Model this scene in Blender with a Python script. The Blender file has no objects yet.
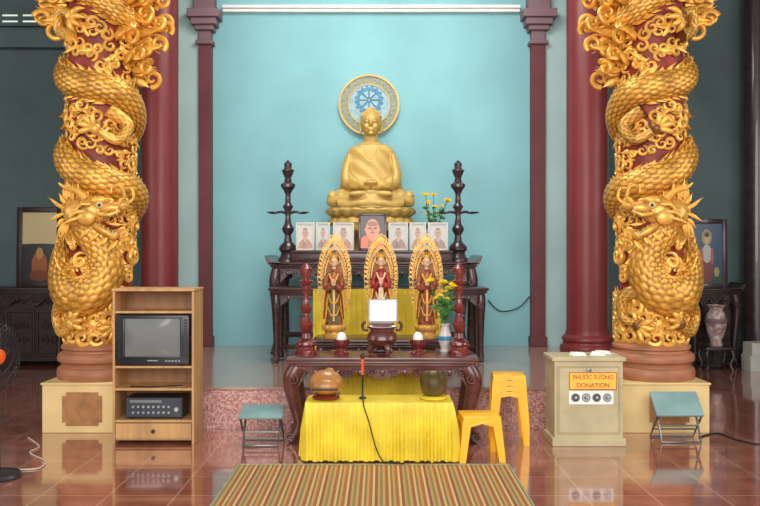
import bpy, bmesh, math, random
from mathutils import Vector, Matrix, Euler
SC = bpy.context.scene
C = SC.collection
PI = math.pi
F = 815.0; CX = 380.0; CY = 253.0; CH = 1.5
def PX(px, Y): return (px-CX)*Y/F
def PZ(py, Y): return CH-(py-CY)*Y/F
def lin(c):
    r = []
    for v in c[:3]:
        v = v/255.0
        r.append(v/12.92 if v <= 0.04045 else ((v+0.055)/1.055)**2.4)
    return (r[0], r[1], r[2], 1.0)

# ------------------------------------------------------------------ materials
def base_mat(name):
    m = bpy.data.materials.new(name); m.use_nodes = True
    nt = m.node_tree
    return m, nt, nt.nodes['Principled BSDF']
def node(nt, t, **kw):
    n = nt.nodes.new(t)
    for k, v in kw.items(): setattr(n, k, v)
    return n
def mat(name, col, rough=.5, metal=0., var=.12, vs=6., bump=0., bs=40., stretch=(1,1,1), emit=0., col2=None, coat=0., hollow_shade=None):
    m, nt, b = base_mat(name)
    tc = node(nt, 'ShaderNodeTexCoord'); mp = node(nt, 'ShaderNodeMapping')
    mp.inputs['Scale'].default_value = stretch
    nt.links.new(tc.outputs['Object'], mp.inputs['Vector'])
    nz = node(nt, 'ShaderNodeTexNoise'); nz.inputs['Scale'].default_value = vs; nz.inputs['Detail'].default_value = 5
    nt.links.new(mp.outputs['Vector'], nz.inputs['Vector'])
    rp = node(nt, 'ShaderNodeValToRGB')
    c = lin(col)
    a = lin(col2) if col2 else tuple(max(0, x*(1-2*var)) for x in c[:3])+(1,)
    d = c if col2 else tuple(min(1, x*(1+var)) for x in c[:3])+(1,)
    rp.color_ramp.elements[0].position = .35; rp.color_ramp.elements[0].color = a
    rp.color_ramp.elements[1].position = .62; rp.color_ramp.elements[1].color = d
    nt.links.new(nz.outputs['Fac'], rp.inputs['Fac'])
    out = rp.outputs['Color']
    if hollow_shade:
        # recess shade painted into the base colour of the carved hollows
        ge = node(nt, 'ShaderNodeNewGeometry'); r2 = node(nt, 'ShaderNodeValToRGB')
        r2.color_ramp.elements[0].position = hollow_shade[1]; r2.color_ramp.elements[0].color = (0,0,0,1)
        r2.color_ramp.elements[1].position = hollow_shade[2]; r2.color_ramp.elements[1].color = (1,1,1,1)
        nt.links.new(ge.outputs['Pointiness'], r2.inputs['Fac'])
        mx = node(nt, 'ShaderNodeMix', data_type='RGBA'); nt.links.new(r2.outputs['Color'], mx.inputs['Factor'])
        mx.inputs['A'].default_value = lin(hollow_shade[0]); nt.links.new(out, mx.inputs['B']); out = mx.outputs['Result']
    nt.links.new(out, b.inputs['Base Color'])
    b.inputs['Roughness'].default_value = rough; b.inputs['Metallic'].default_value = metal
    if coat: b.inputs['Coat Weight'].default_value = coat
    if emit:
        nt.links.new(out, b.inputs['Emission Color']); b.inputs['Emission Strength'].default_value = emit
    if bump:
        n2 = node(nt, 'ShaderNodeTexNoise'); n2.inputs['Scale'].default_value = bs
        nt.links.new(mp.outputs['Vector'], n2.inputs['Vector'])
        bp = node(nt, 'ShaderNodeBump'); bp.inputs['Strength'].default_value = bump; bp.inputs['Distance'].default_value = .01
        nt.links.new(n2.outputs['Fac'], bp.inputs['Height']); nt.links.new(bp.outputs['Normal'], b.inputs['Normal'])
    return m
def tile_mat(name, col, col2, grout, size, rough, gw=.012, coat=1.0):
    m, nt, b = base_mat(name)
    tc = node(nt, 'ShaderNodeTexCoord')
    br = node(nt, 'ShaderNodeTexBrick'); br.offset = 0.0; br.squash = 1.0
    br.inputs['Scale'].default_value = 1.0; br.inputs['Brick Width'].default_value = size; br.inputs['Row Height'].default_value = size
    br.inputs['Mortar Size'].default_value = gw*.5; br.inputs['Mortar Smooth'].default_value = .1
    br.inputs['Mortar'].default_value = lin(grout)
    nt.links.new(tc.outputs['Object'], br.inputs['Vector'])
    nz = node(nt, 'ShaderNodeTexNoise'); nz.inputs['Scale'].default_value = 5; nz.inputs['Detail'].default_value = 8
    nt.links.new(tc.outputs['Object'], nz.inputs['Vector'])
    rp = node(nt, 'ShaderNodeValToRGB'); rp.color_ramp.elements[0].position = .35; rp.color_ramp.elements[1].position = .65
    rp.color_ramp.elements[0].color = lin(col); rp.color_ramp.elements[1].color = lin(col2)
    nt.links.new(nz.outputs['Fac'], rp.inputs['Fac'])
    nt.links.new(rp.outputs['Color'], br.inputs['Color1']); nt.links.new(rp.outputs['Color'], br.inputs['Color2'])
    nt.links.new(br.outputs['Color'], b.inputs['Base Color'])
    b.inputs['Roughness'].default_value = rough
    b.inputs['Coat Weight'].default_value = coat; b.inputs['Coat Roughness'].default_value = rough*.7; b.inputs['Coat IOR'].default_value = 1.75
    return m
def terrazzo(name, col, col2, col3):
    m, nt, b = base_mat(name)
    tc = node(nt, 'ShaderNodeTexCoord'); v = node(nt, 'ShaderNodeTexVoronoi'); v.inputs['Scale'].default_value = 70
    nt.links.new(tc.outputs['Object'], v.inputs['Vector'])
    rp = node(nt, 'ShaderNodeValToRGB'); rp.color_ramp.interpolation = 'CONSTANT'
    rp.color_ramp.elements[0].color = lin(col); rp.color_ramp.elements[1].position = .45; rp.color_ramp.elements[1].color = lin(col2)
    e = rp.color_ramp.elements.new(.75); e.color = lin(col3)
    sp = node(nt, 'ShaderNodeSeparateColor'); nt.links.new(v.outputs['Color'], sp.inputs['Color'])
    nt.links.new(sp.outputs['Red'], rp.inputs['Fac']); nt.links.new(rp.outputs['Color'], b.inputs['Base Color'])
    b.inputs['Roughness'].default_value = .35
    return m
def stripe_mat(name, cols, period):
    m, nt, b = base_mat(name)
    tc = node(nt, 'ShaderNodeTexCoord'); sx = node(nt, 'ShaderNodeSeparateXYZ')
    nt.links.new(tc.outputs['Object'], sx.inputs['Vector'])
    ma = node(nt, 'ShaderNodeMath', operation='DIVIDE'); ma.inputs[1].default_value = period
    nt.links.new(sx.outputs['X'], ma.inputs[0])
    fr = node(nt, 'ShaderNodeMath', operation='FRACT'); nt.links.new(ma.outputs[0], fr.inputs[0])
    rp = node(nt, 'ShaderNodeValToRGB'); rp.color_ramp.interpolation = 'CONSTANT'
    tot = sum(w for _, w in cols); p = 0
    for i, (c, w) in enumerate(cols):
        if i < 2: e = rp.color_ramp.elements[i]; e.position = p/tot
        else: e = rp.color_ramp.elements.new(p/tot)
        e.color = lin(c); p += w
    nt.links.new(fr.outputs[0], rp.inputs['Fac'])
    nz = node(nt, 'ShaderNodeTexNoise'); nz.inputs['Scale'].default_value = 160
    mp = node(nt, 'ShaderNodeMapping'); mp.inputs['Scale'].default_value = (1, .35, 1)
    nt.links.new(tc.outputs['Object'], mp.inputs['Vector']); nt.links.new(mp.outputs['Vector'], nz.inputs['Vector'])
    mx = node(nt, 'ShaderNodeMix', data_type='RGBA', blend_type='MULTIPLY'); mx.inputs['Factor'].default_value = .35
    nt.links.new(rp.outputs['Color'], mx.inputs['A']); nt.links.new(nz.outputs['Fac'], mx.inputs['B'])
    nt.links.new(mx.outputs['Result'], b.inputs['Base Color'])
    b.inputs['Roughness'].default_value = .7
    return m
def picture_mat(name, bg, shapes, rough=.25):
    """flat painted picture: ellipses (cx,cz,rx,rz,colour) over a background, in the picture's own 0..1 frame"""
    m, nt, b = base_mat(name)
    tc = node(nt, 'ShaderNodeTexCoord'); sp = node(nt, 'ShaderNodeSeparateXYZ')
    nt.links.new(tc.outputs['Generated'], sp.inputs['Vector'])
    cur = None
    for (cx, cz, rx, rz, col) in shapes:
        def axis(out, c0, r):
            s = node(nt, 'ShaderNodeMath', operation='SUBTRACT'); s.inputs[1].default_value = c0; nt.links.new(sp.outputs[out], s.inputs[0])
            d = node(nt, 'ShaderNodeMath', operation='DIVIDE'); d.inputs[1].default_value = r; nt.links.new(s.outputs[0], d.inputs[0])
            q = node(nt, 'ShaderNodeMath', operation='MULTIPLY'); nt.links.new(d.outputs[0], q.inputs[0]); nt.links.new(d.outputs[0], q.inputs[1])
            return q
        a, c = axis('X', cx, rx), axis('Z', cz, rz)
        ad = node(nt, 'ShaderNodeMath', operation='ADD'); nt.links.new(a.outputs[0], ad.inputs[0]); nt.links.new(c.outputs[0], ad.inputs[1])
        lt = node(nt, 'ShaderNodeMath', operation='LESS_THAN'); lt.inputs[1].default_value = 1.; nt.links.new(ad.outputs[0], lt.inputs[0])
        mx = node(nt, 'ShaderNodeMix', data_type='RGBA')
        nt.links.new(lt.outputs[0], mx.inputs['Factor'])
        if cur is None: mx.inputs['A'].default_value = lin(bg)
        else: nt.links.new(cur, mx.inputs['A'])
        mx.inputs['B'].default_value = lin(col)
        cur = mx.outputs['Result']
    nt.links.new(cur, b.inputs['Base Color']); b.inputs['Roughness'].default_value = rough
    return m

M = {}
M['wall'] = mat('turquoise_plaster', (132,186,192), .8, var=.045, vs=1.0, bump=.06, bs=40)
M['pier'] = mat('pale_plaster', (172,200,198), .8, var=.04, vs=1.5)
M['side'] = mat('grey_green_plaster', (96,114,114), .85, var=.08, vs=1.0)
M['ceil'] = mat('ceiling_paint', (180,190,188), .9, var=.03)
M['white'] = mat('white_paint', (225,228,225), .6, var=.03)
M['framew'] = mat('ivory_frame_paint', (206,202,192), .5, var=.04)
M['pil'] = mat('maroon_paint', (106,50,54), .55, var=.08, vs=3)
M['pilcap'] = mat('mauve_paint', (126,98,104), .6, var=.08, vs=3)
M['redcol'] = mat('red_column_paint', (128,48,48), .4, var=.06, vs=2)
M['colbase'] = mat('brown_moulding', (170,110,76), .5, var=.1, vs=5)
M['floor'] = tile_mat('brown_tiles', (138,78,60), (166,100,80), (184,136,114), .42, .10, .013, 1.)
M['plat'] = tile_mat('platform_tiles', (164,130,116), (184,148,132), (138,112,100), .5, .16, .008, .6)
M['riser'] = terrazzo('pink_terrazzo', (200,146,138), (222,178,168), (166,116,110))
M['cream'] = mat('warm_cream_paint', (228,198,138), .55, var=.05, vs=3)
M['panel'] = mat('brown_panel_paint', (168,116,70), .6, var=.12, vs=12)
M['gold'] = mat('ochre_gold_paint', (232,168,66), .36, .35, var=.14, vs=9, bump=.16, bs=40, hollow_shade=((92,40,10), .445, .53))
M['gold2'] = mat('light_ochre_gold_paint', (240,182,84), .36, .35, var=.12, vs=10, bump=.12, bs=40, hollow_shade=((100,46,14), .445, .52))
M['shaftred'] = mat('dark_red_shaft_paint', (136,42,26), .55, var=.2, vs=8)
M['bgold'] = mat('buddha_gold', (208,172,92), .5, .15, var=.07, vs=4, hollow_shade=((130,94,38), .43, .52))
M['mgold'] = mat('mandorla_gold', (226,170,84), .4, .15, var=.12, vs=14, hollow_shade=((120,60,20), .42, .5))
M['dwood'] = mat('dark_rosewood', (66,38,36), .3, var=.22, vs=5, stretch=(1,6,6), coat=.3)
M['dwood3'] = mat('blackened_rosewood', (50,32,30), .4, var=.2, vs=5, stretch=(1,6,6))
M['dwood2'] = mat('red_brown_lacquer', (98,52,46), .28, var=.2, vs=6, stretch=(1,6,6), coat=.4)
M['redlac'] = mat('red_turned_wood', (116,40,36), .25, var=.15, vs=8, coat=.5)
M['black'] = mat('black_turned_wood', (62,44,48), .3, var=.2, vs=8, coat=.4)
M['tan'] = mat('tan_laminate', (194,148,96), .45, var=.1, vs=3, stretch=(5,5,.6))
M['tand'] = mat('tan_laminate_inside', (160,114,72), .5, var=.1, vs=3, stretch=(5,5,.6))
M['plastic'] = mat('dark_plastic', (38,38,42), .35, var=.1)
M['screen'] = mat('grey_screen', (112,114,112), .08, var=.06, vs=2)
M['silver'] = mat('silver_plastic', (170,172,175), .3, .5, var=.05)
M['steel'] = mat('grey_steel', (130,134,134), .3, .8, var=.05)
M['grey'] = mat('grey_print', (120,122,120), .6, var=.05)
M['yellow'] = mat('yellow_satin', (238,208,58), .45, var=.08, vs=5)
M['yplastic'] = mat('yellow_plastic', (248,182,28), .35, var=.04)
M['teal'] = mat('grey_teal_vinyl', (122,152,150), .5, var=.06)
M['boxm'] = mat('olive_cream_box_paint', (190,176,138), .5, var=.07, vs=4)
M['boxd'] = mat('tan_box_trim', (178,160,118), .5, var=.07, vs=4)
M['signy'] = mat('sign_yellow', (244,192,74), .5, var=.02)
M['signr'] = mat('sign_red', (186,40,26), .5, var=.02)
M['paper'] = mat('white_paper', (235,235,228), .7, var=.02)
M['ivory'] = mat('ivory_paint', (206,180,130), .5, var=.06)
M['ink'] = mat('black_ink', (30,30,32), .6, var=.02)
M['green'] = mat('leaf_green', (66,118,50), .5, var=.2, vs=20)
M['greenrobe'] = mat('green_robe_paint', (64,92,68), .45, var=.2, vs=20)
M['petal'] = mat('yellow_petal', (250,212,36), .5, var=.1, vs=30)
M['china'] = mat('pale_porcelain', (206,196,190), .2, var=.08, vs=14)
M['bronze'] = mat('dark_bronze', (104,90,58), .35, .5, var=.15)
M['wfish'] = mat('brown_drum_wood', (176,118,58), .35, var=.12, vs=5, coat=.3)
M['red'] = mat('red_robe', (176,52,40), .45, vs=34, col2=(106,26,26))
M['robe2'] = mat('dark_red_gold_robe', (184,112,54), .45, vs=34, col2=(92,32,28))
M['maroon'] = mat('maroon_robe', (118,42,38), .45, vs=30, col2=(160,96,50))
M['robew'] = mat('cream_robe', (226,196,150), .5, var=.12, vs=20)
M['skin'] = mat('painted_skin', (230,186,150), .45, var=.05)
M['hair'] = mat('dark_hair', (40,34,38), .5, var=.1)
M['glow'] = mat('lit_panel', (232,248,255), .4, var=.01, emit=6.)
M['orange'] = mat('orange_plastic', (226,92,36), .4, var=.05)
M['cord'] = mat('black_cord', (24,24,26), .5, var=.05)
M['wcord'] = mat('white_cord', (200,190,170), .5, var=.05)
M['blue'] = mat('halo_blue', (70,134,168), .5, var=.15, vs=30)
M['bluegrey'] = mat('halo_blue_grey', (96,130,140), .5, vs=46, col2=(160,154,104))
M['pale'] = mat('halo_pale', (146,180,188), .5, var=.1, vs=20)
M['glass'] = mat('bright_frosted_glass', (220,228,220), .4, var=.05, vs=6, emit=.8)
M['carton'] = mat('white_carton', (180,180,172), .7, var=.06)
M['rug'] = stripe_mat('striped_mat', [((140,126,74),2.5),((196,154,92),2),((158,96,54),3),((212,174,110),2),((126,116,74),2),((204,146,78),2),((164,104,58),3),((216,184,122),2),((144,84,52),2.5),((188,148,90),2)], .165)
M['rugedge'] = mat('green_binding', (140,152,120), .8, var=.15, vs=30)
M['face'] = mat('dark_grey_face', (64,66,72), .4, .3)
M['mott'] = mat('mottled_porcelain', (196,176,168), .2, vs=16, col2=(130,92,92))

# ------------------------------------------------------------------ mesh helpers
def BM(): return bmesh.new()
def box(bm, x0, x1, y0, y1, z0, z1, bev=0.):
    r = bmesh.ops.create_cube(bm, size=1.)
    vs = r['verts']
    for v in vs:
        v.co = Vector((x0+(v.co.x+.5)*(x1-x0), y0+(v.co.y+.5)*(y1-y0), z0+(v.co.z+.5)*(z1-z0)))
    if bev:
        es = list({e for v in vs for e in v.link_edges})
        bmesh.ops.bevel(bm, geom=es, offset=bev, segments=2, affect='EDGES', profile=.5)
def lathe(bm, prof, c=(0,0,0), seg=32, sx=1., sy=1., fn=None):
    rings = []
    for (r, z) in prof:
        if r < 1e-5: rings.append([bm.verts.new((c[0], c[1], c[2]+z))]); continue
        ring = []
        for k in range(seg):
            a = 2*PI*k/seg; rr = r*(fn(a, z) if fn else 1.)
            ring.append(bm.verts.new((c[0]+rr*sx*math.cos(a), c[1]+rr*sy*math.sin(a), c[2]+z)))
        rings.append(ring)
    for a, b in zip(rings, rings[1:]):
        if len(a) == 1 and len(b) == 1: continue
        for k in range(seg):
            k2 = (k+1) % seg
            if len(a) == 1: bm.faces.new((a[0], b[k], b[k2]))
            elif len(b) == 1: bm.faces.new((a[k], a[k2], b[0]))
            else: bm.faces.new((a[k], a[k2], b[k2], b[k]))
    if len(rings[0]) > 1: bm.faces.new(rings[0][::-1])
    if len(rings[-1]) > 1: bm.faces.new(rings[-1])
def loft(bm, secs, seg=48):
    """stack of ellipses (z, rx, ry, cy)"""
    rings = [[bm.verts.new((rx*math.cos(2*PI*k/seg), cy+ry*math.sin(2*PI*k/seg), z)) for k in range(seg)] for z, rx, ry, cy in secs]
    for a, b in zip(rings, rings[1:]):
        for k in range(seg):
            k2 = (k+1) % seg; bm.faces.new((a[k], a[k2], b[k2], b[k]))
    bm.faces.new(rings[0][::-1]); bm.faces.new(rings[-1])
def tube(bm, pts, rad, seg=8, flat=1., flatdir=None):
    pts = [Vector(p) for p in pts]; n = len(pts)
    if not hasattr(rad, '__len__'): rad = [rad]*n
    T = []
    for i in range(n):
        t = pts[min(i+1, n-1)]-pts[max(i-1, 0)]
        T.append(t.normalized() if t.length > 1e-9 else Vector((0,0,1)))
    if flatdir is not None: N = Vector(flatdir)
    else: N = Vector((0,0,1)) if abs(T[0].z) < .9 else Vector((1,0,0))
    rings = []
    for i in range(n):
        if flatdir is not None: N = Vector(flatdir)
        N = N-T[i]*N.dot(T[i])
        if N.length < 1e-6: N = T[i].orthogonal()
        N.normalize(); B = T[i].cross(N)
        rings.append([bm.verts.new(pts[i]+N*(rad[i]*flat*math.cos(2*PI*k/seg))+B*(rad[i]*math.sin(2*PI*k/seg))) for k in range(seg)])
    for a, b in zip(rings, rings[1:]):
        for k in range(seg):
            k2 = (k+1) % seg; bm.faces.new((a[k], a[k2], b[k2], b[k]))
    bm.faces.new(rings[0][::-1]); bm.faces.new(rings[-1])
def ell(bm, c, r, rot=None, u=18, v=12):
    mt = Matrix.Translation(Vector(c))
    if rot is not None: mt = mt @ (rot.to_matrix().to_4x4() if isinstance(rot, Euler) else rot.to_4x4())
    mt = mt @ Matrix.Diagonal((r[0], r[1], r[2], 1))
    bmesh.ops.create_uvsphere(bm, u_segments=u, v_segments=v, radius=1., matrix=mt)
def prism(bm, poly, y0, y1):
    a = [bm.verts.new((x, y0, z)) for x, z in poly]; b = [bm.verts.new((x, y1, z)) for x, z in poly]
    n = len(poly)
    bm.faces.new(a); bm.faces.new(b[::-1])
    for k in range(n): bm.faces.new((a[k], b[k], b[(k+1) % n], a[(k+1) % n]))
def catmull(P, per=8):
    P = [Vector(p) for p in P]; out = []
    for i in range(len(P)-1):
        p0 = P[max(i-1, 0)]; p1 = P[i]; p2 = P[i+1]; p3 = P[min(i+2, len(P)-1)]
        for k in range(per):
            t = k/per
            out.append(.5*((2*p1)+(p2-p0)*t+(2*p0-5*p1+4*p2-p3)*t*t+(3*p1-p0-3*p2+p3)*t**3))
    out.append(P[-1]); return out
def obj(name, bm, m, parent=None, smooth=True, ang=38, loc=None):
    bmesh.ops.recalc_face_normals(bm, faces=bm.faces[:])
    for f in bm.faces: f.smooth = smooth
    if smooth:
        lim = math.radians(ang)
        for e in bm.edges:
            if len(e.link_faces) == 2 and e.calc_face_angle(0) > lim: e.smooth = False
    me = bpy.data.meshes.new(name); bm.to_mesh(me); bm.free()
    me.materials.append(m)
    o = bpy.data.objects.new(name, me); C.objects.link(o)
    if parent: o.parent = parent
    if loc: o.location = loc
    return o
def bake(o):
    dg = bpy.context.evaluated_depsgraph_get(); dg.update()
    m2 = bpy.data.meshes.new_from_object(o.evaluated_get(dg)); o.modifiers.clear(); o.data = m2; return m2
def fused(name, bm, m, parent, vox, it=3, fn=None, soft=None):
    """fuse overlapping shapes into one continuous surface; soft = (iterations, weight function) smooths some regions more"""
    bmesh.ops.recalc_face_normals(bm, faces=bm.faces[:])
    me = bpy.data.meshes.new(name); bm.to_mesh(me); bm.free()
    o = bpy.data.objects.new(name, me); C.objects.link(o)
    r = o.modifiers.new('r', 'REMESH'); r.mode = 'VOXEL'; r.voxel_size = vox
    s = o.modifiers.new('s', 'SMOOTH'); s.factor = .5; s.iterations = it
    m2 = bake(o)
    if soft:
        vg = o.vertex_groups.new(name='soft')
        for v in m2.vertices:
            w_ = soft[1](v.co)
            if w_ > 0: vg.add([v.index], w_, 'REPLACE')
        s = o.modifiers.new('s', 'SMOOTH'); s.factor = .5; s.iterations = soft[0]; s.vertex_group = 'soft'
        m2 = bake(o); o.vertex_groups.clear()
    m2.name = name
    m2.materials.clear(); m2.materials.append(m)
    if fn:
        ns = [v.normal.copy() for v in m2.vertices]
        for v, nn in zip(m2.vertices, ns): v.co = v.co+nn*fn(v.co, nn)
    m2.polygons.foreach_set('use_smooth', [True]*len(m2.polygons)); m2.update()
    o.parent = parent
    return o
def tag(o, label, cat, group=None):
    o['label'] = label; o['category'] = cat
    if group: o['group'] = group
    return o
def thing(name, label, cat, loc=(0,0,0), rotz=0., group=None):
    o = bpy.data.objects.new(name, None); o.empty_display_size = .1; C.objects.link(o)
    o.location = loc; o.rotation_euler = (0,0,rotz)
    return tag(o, label, cat, group)
def struct(name, bm, m, smooth=False):
    o = obj(name, bm, m, None, smooth); o['kind'] = 'structure'; return o
def dup(root, loc, rot=None, label=None, scale=None):
    r = root.copy(); C.objects.link(r); r.location = loc
    if rot is not None: r.rotation_euler = rot
    if scale is not None: r.scale = scale
    if label: r['label'] = label
    for ch in list(root.children):
        c = ch.copy(); C.objects.link(c); c.parent = r
        for g in list(ch.children):
            d = g.copy(); C.objects.link(d); d.parent = c
    return r
def text(body, size, m, parent, loc, name='lettering', width=None, bold=.004):
    cu = bpy.data.curves.new(name, 'FONT'); cu.body = body; cu.size = size; cu.align_x = 'CENTER'; cu.align_y = 'CENTER'; cu.extrude = .0008; cu.offset = size*bold
    t = bpy.data.objects.new(name, cu); C.objects.link(t)
    dg = bpy.context.evaluated_depsgraph_get(); dg.update()
    me = bpy.data.meshes.new_from_object(t.evaluated_get(dg))
    bpy.data.objects.remove(t)
    me.materials.clear(); me.materials.append(m)
    o = bpy.data.objects.new(name, me); C.objects.link(o); o.parent = parent; o.location = loc; o.rotation_euler = (PI/2,0,0)
    if width:
        xs = [v.co.x for v in me.vertices]; w = max(xs)-min(xs)
        o.scale = (width/w, 1, 1)
    return o

# ------------------------------------------------------------------ the setting
PLZ = .357
b = BM(); box(b, -6.5, 6.5, -3, 11.75, -.1, 0); struct('floor', b, M['floor'])
b = BM(); box(b, -6.5, 6.5, -3, 11.75, 5.6, 5.7); struct('ceiling', b, M['ceil'])
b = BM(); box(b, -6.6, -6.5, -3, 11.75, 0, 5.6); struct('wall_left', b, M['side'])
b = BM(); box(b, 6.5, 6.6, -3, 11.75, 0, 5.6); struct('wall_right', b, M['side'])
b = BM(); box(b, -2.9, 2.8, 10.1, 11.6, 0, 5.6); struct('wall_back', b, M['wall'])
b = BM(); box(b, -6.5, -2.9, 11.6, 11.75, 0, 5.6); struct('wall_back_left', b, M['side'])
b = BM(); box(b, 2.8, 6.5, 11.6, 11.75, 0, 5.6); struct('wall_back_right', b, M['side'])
# raised platform, its top and its pink riser
b = BM(); box(b, -2.75, 2.66, 6.97, 10.1, .0, PLZ-.02); struct('platform', b, M['riser'])
b = BM(); box(b, -2.75, 2.66, 6.94, 10.1, PLZ-.02, PLZ); struct('platform_top', b, M['plat'])
# pale piers, pilasters with capitals, cornice line
xl0, xl1 = PX(198.5, 9.95), PX(210.5, 9.95); xr0, xr1 = PX(532, 9.95), PX(545.5, 9.95)
b = BM(); box(b, -2.9, xl0, 10.0, 10.1, PLZ, 5.6); struct('trim_1', b, M['pier'])
b = BM(); box(b, xr1, 2.8, 10.0, 10.1, PLZ, 5.6); struct('trim_2', b, M['pier'])
n = 3
for (a0, a1) in ((xl0, xl1), (xr0, xr1)):
    b = BM(); box(b, a0, a1, 9.96, 10.1, PLZ, 4.05); box(b, a0-.02, a1+.02, 9.93, 10.1, PLZ, PLZ+.12, .01)
    struct('trim_%d' % n, b, M['pil']); n += 1
    b = BM()
    for (e, z0, z1) in ((.03, 4.05, 4.1), (.0, 4.1, 4.22), (.04, 4.22, 4.28), (.08, 4.28, 4.36), (.12, 4.36, 4.46), (.05, 4.46, 5.6)):
        box(b, a0-e, a1+e, 9.95-e, 10.1, z0, z1, .008)
    struct('trim_%d' % n, b, M['pilcap']); n += 1
b = BM(); box(b, xl1+.13, xr0-.13, 10.03, 10.1, 4.47, 4.51, .006); box(b, xl1+.13, xr0-.13, 10.0, 10.1, 4.51, 4.55, .006); struct('trim_%d' % n, b, M['white'])
# louvred transom window at the top of the left side room
wx0, wx1 = PX(-20, 11.58), PX(62, 11.58); wz0, wz1 = PZ(25, 11.58), PZ(13, 11.58)
w = BM(); box(w, wx0, wx1, 11.57, 11.6, wz0, wz1); wo = struct('window_1', w, M['glass'])
b = BM()
for z in (wz0, (wz0+wz1)/2, wz1): box(b, wx0-.03, wx1+.03, 11.53, 11.6, z-.025, z+.025)
for k in range(5):
    x = wx0+(wx1-wx0)*k/4; box(b, x-.03, x+.03, 11.54, 11.6, wz0, wz1)
obj('window_frame', b, M['side'], wo, False)
b = BM(); box(b, -6.5, -2.9, 11.45, 11.6, PZ(48, 11.5), PZ(30, 11.5)); struct('trim_%d' % (n+1), b, M['side'])

# ------------------------------------------------------------------ plain red columns
def plain_column(name, label, px, Y, r, base_z, m, mb, group=None):
    t = thing(name, label, 'column', (PX(px, Y), Y, base_z), 0, group)
    b = BM(); lathe(b, [(r*1.02, .18), (r, .3), (r, 5.6-base_z)], seg=48); obj('shaft', b, m, t)
    b = BM(); lathe(b, [(r*1.3, 0), (r*1.34, .03), (r*1.3, .07), (r*1.18, .09), (r*1.16, .11), (r*1.24, .14), (r*1.22, .17), (r*1.06, .2), (r*1.03, .24), (r*.9, .24)], seg=48)
    obj('base', b, mb, t)
    return t
plain_column('round_column', 'plain dark red round column behind the dragon column with the television cabinet', 160, 9.55, .21, PLZ, M['redcol'], M['redcol'])
plain_column('round_column', 'plain dark red round column rising behind the donation box', 587, 9.5, .235, PLZ, M['redcol'], M['redcol'])
plain_column('round_column', 'dark slim column in the dim side room at the right edge', 756, 11.3, .17, 0., M['black'], M['black'])

# ------------------------------------------------------------------ dragon columns
SH = .265
def cyl(th, z, R):
    a = math.radians(th); return Vector((R*math.sin(a), -R*math.cos(a), z))
def zy(py): return CH-(py-CY)*.0086
def dragon_tube(bm, P, rad, outs, nseg=96, flat=.74, sl=.054, ns=15):
    """tapering scaly body swept along P; every scale is a raised pad with a groove round it"""
    n = len(P); s = 0.; rings = []
    for i in range(n):
        if i: s += (P[i]-P[i-1]).length
        T = (P[min(i+1, n-1)]-P[max(i-1, 0)]).normalized()
        N = outs[i]-T*outs[i].dot(T); N.normalize(); B = T.cross(N)
        ring = []
        u = s/sl; row = math.floor(u); fu = u-row
        for k in range(nseg):
            ph = 2*PI*k/nseg
            # two staggered rows overlap, the later one lying on top
            d = 0.
            for rr_ in (row-1, row):
                q = u-rr_            # 0..2 along this scale
                v = ph/(2*PI)*ns+(.5 if rr_ % 2 else 0.); fv = v-math.floor(v)
                e = ((fv-.5)*1.95)**2+((q-.75)/.78)**2
                if e < 1: d = max(d, (1-e)**.42*(.45+.5*q/1.5))
            d *= .024
            rr = rad[i]-.006+d*min(1, rad[i]/.1)
            ring.append(bm.verts.new(P[i]+N*rr*flat*math.cos(ph)+B*rr*math.sin(ph)))
        rings.append(ring)
    for a, c in zip(rings, rings[1:]):
        for k in range(nseg):
            k2 = (k+1) % nseg; bm.faces.new((a[k], a[k2], c[k2], c[k]))
    bm.faces.new(rings[0][::-1]); bm.faces.new(rings[-1])
def curl(bm, th, z, R, size, ang, turn=1, turns=1.35, rad=.028, lift=.03):
    """cloud curl: spiral relief lying on the shaft"""
    pts = []; rr = []
    N = 22
    for k in range(N):
        t = k/(N-1); a = ang+turn*t*turns*2*PI; q = size*(1-.82*t)
        pts.append(cyl(th+math.degrees(q*math.cos(a)/R), z+q*math.sin(a), R+.008+lift*t)); rr.append(rad*(.45+.55*math.sin(PI*min(1, t*1.15+.05))))
    tube(bm, pts, rr, 7)
def tuft(bm, p, d, side, L, w, bend=.5, flatd=None, nseg=6):
    """flame shaped tuft: tapered curved blade"""
    pts = []; rr = []
    d = d.normalized(); side = (side-d*side.dot(d)).normalized()
    for k in range(11):
        t = k/10; pts.append(p+d*(L*t)+side*(L*bend*t*t*(1.4-.9*t))); rr.append(max(.002, w*(math.sin(PI*(t*.8+.17)))*(1-t**3)))
    tube(bm, pts, rr, nseg, .55, flatd if flatd is not None else d.cross(side))
def mirrored(bm, s):
    if s < 0:
        for v in bm.verts: v.co.x = -v.co.x
    return bm
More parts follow.
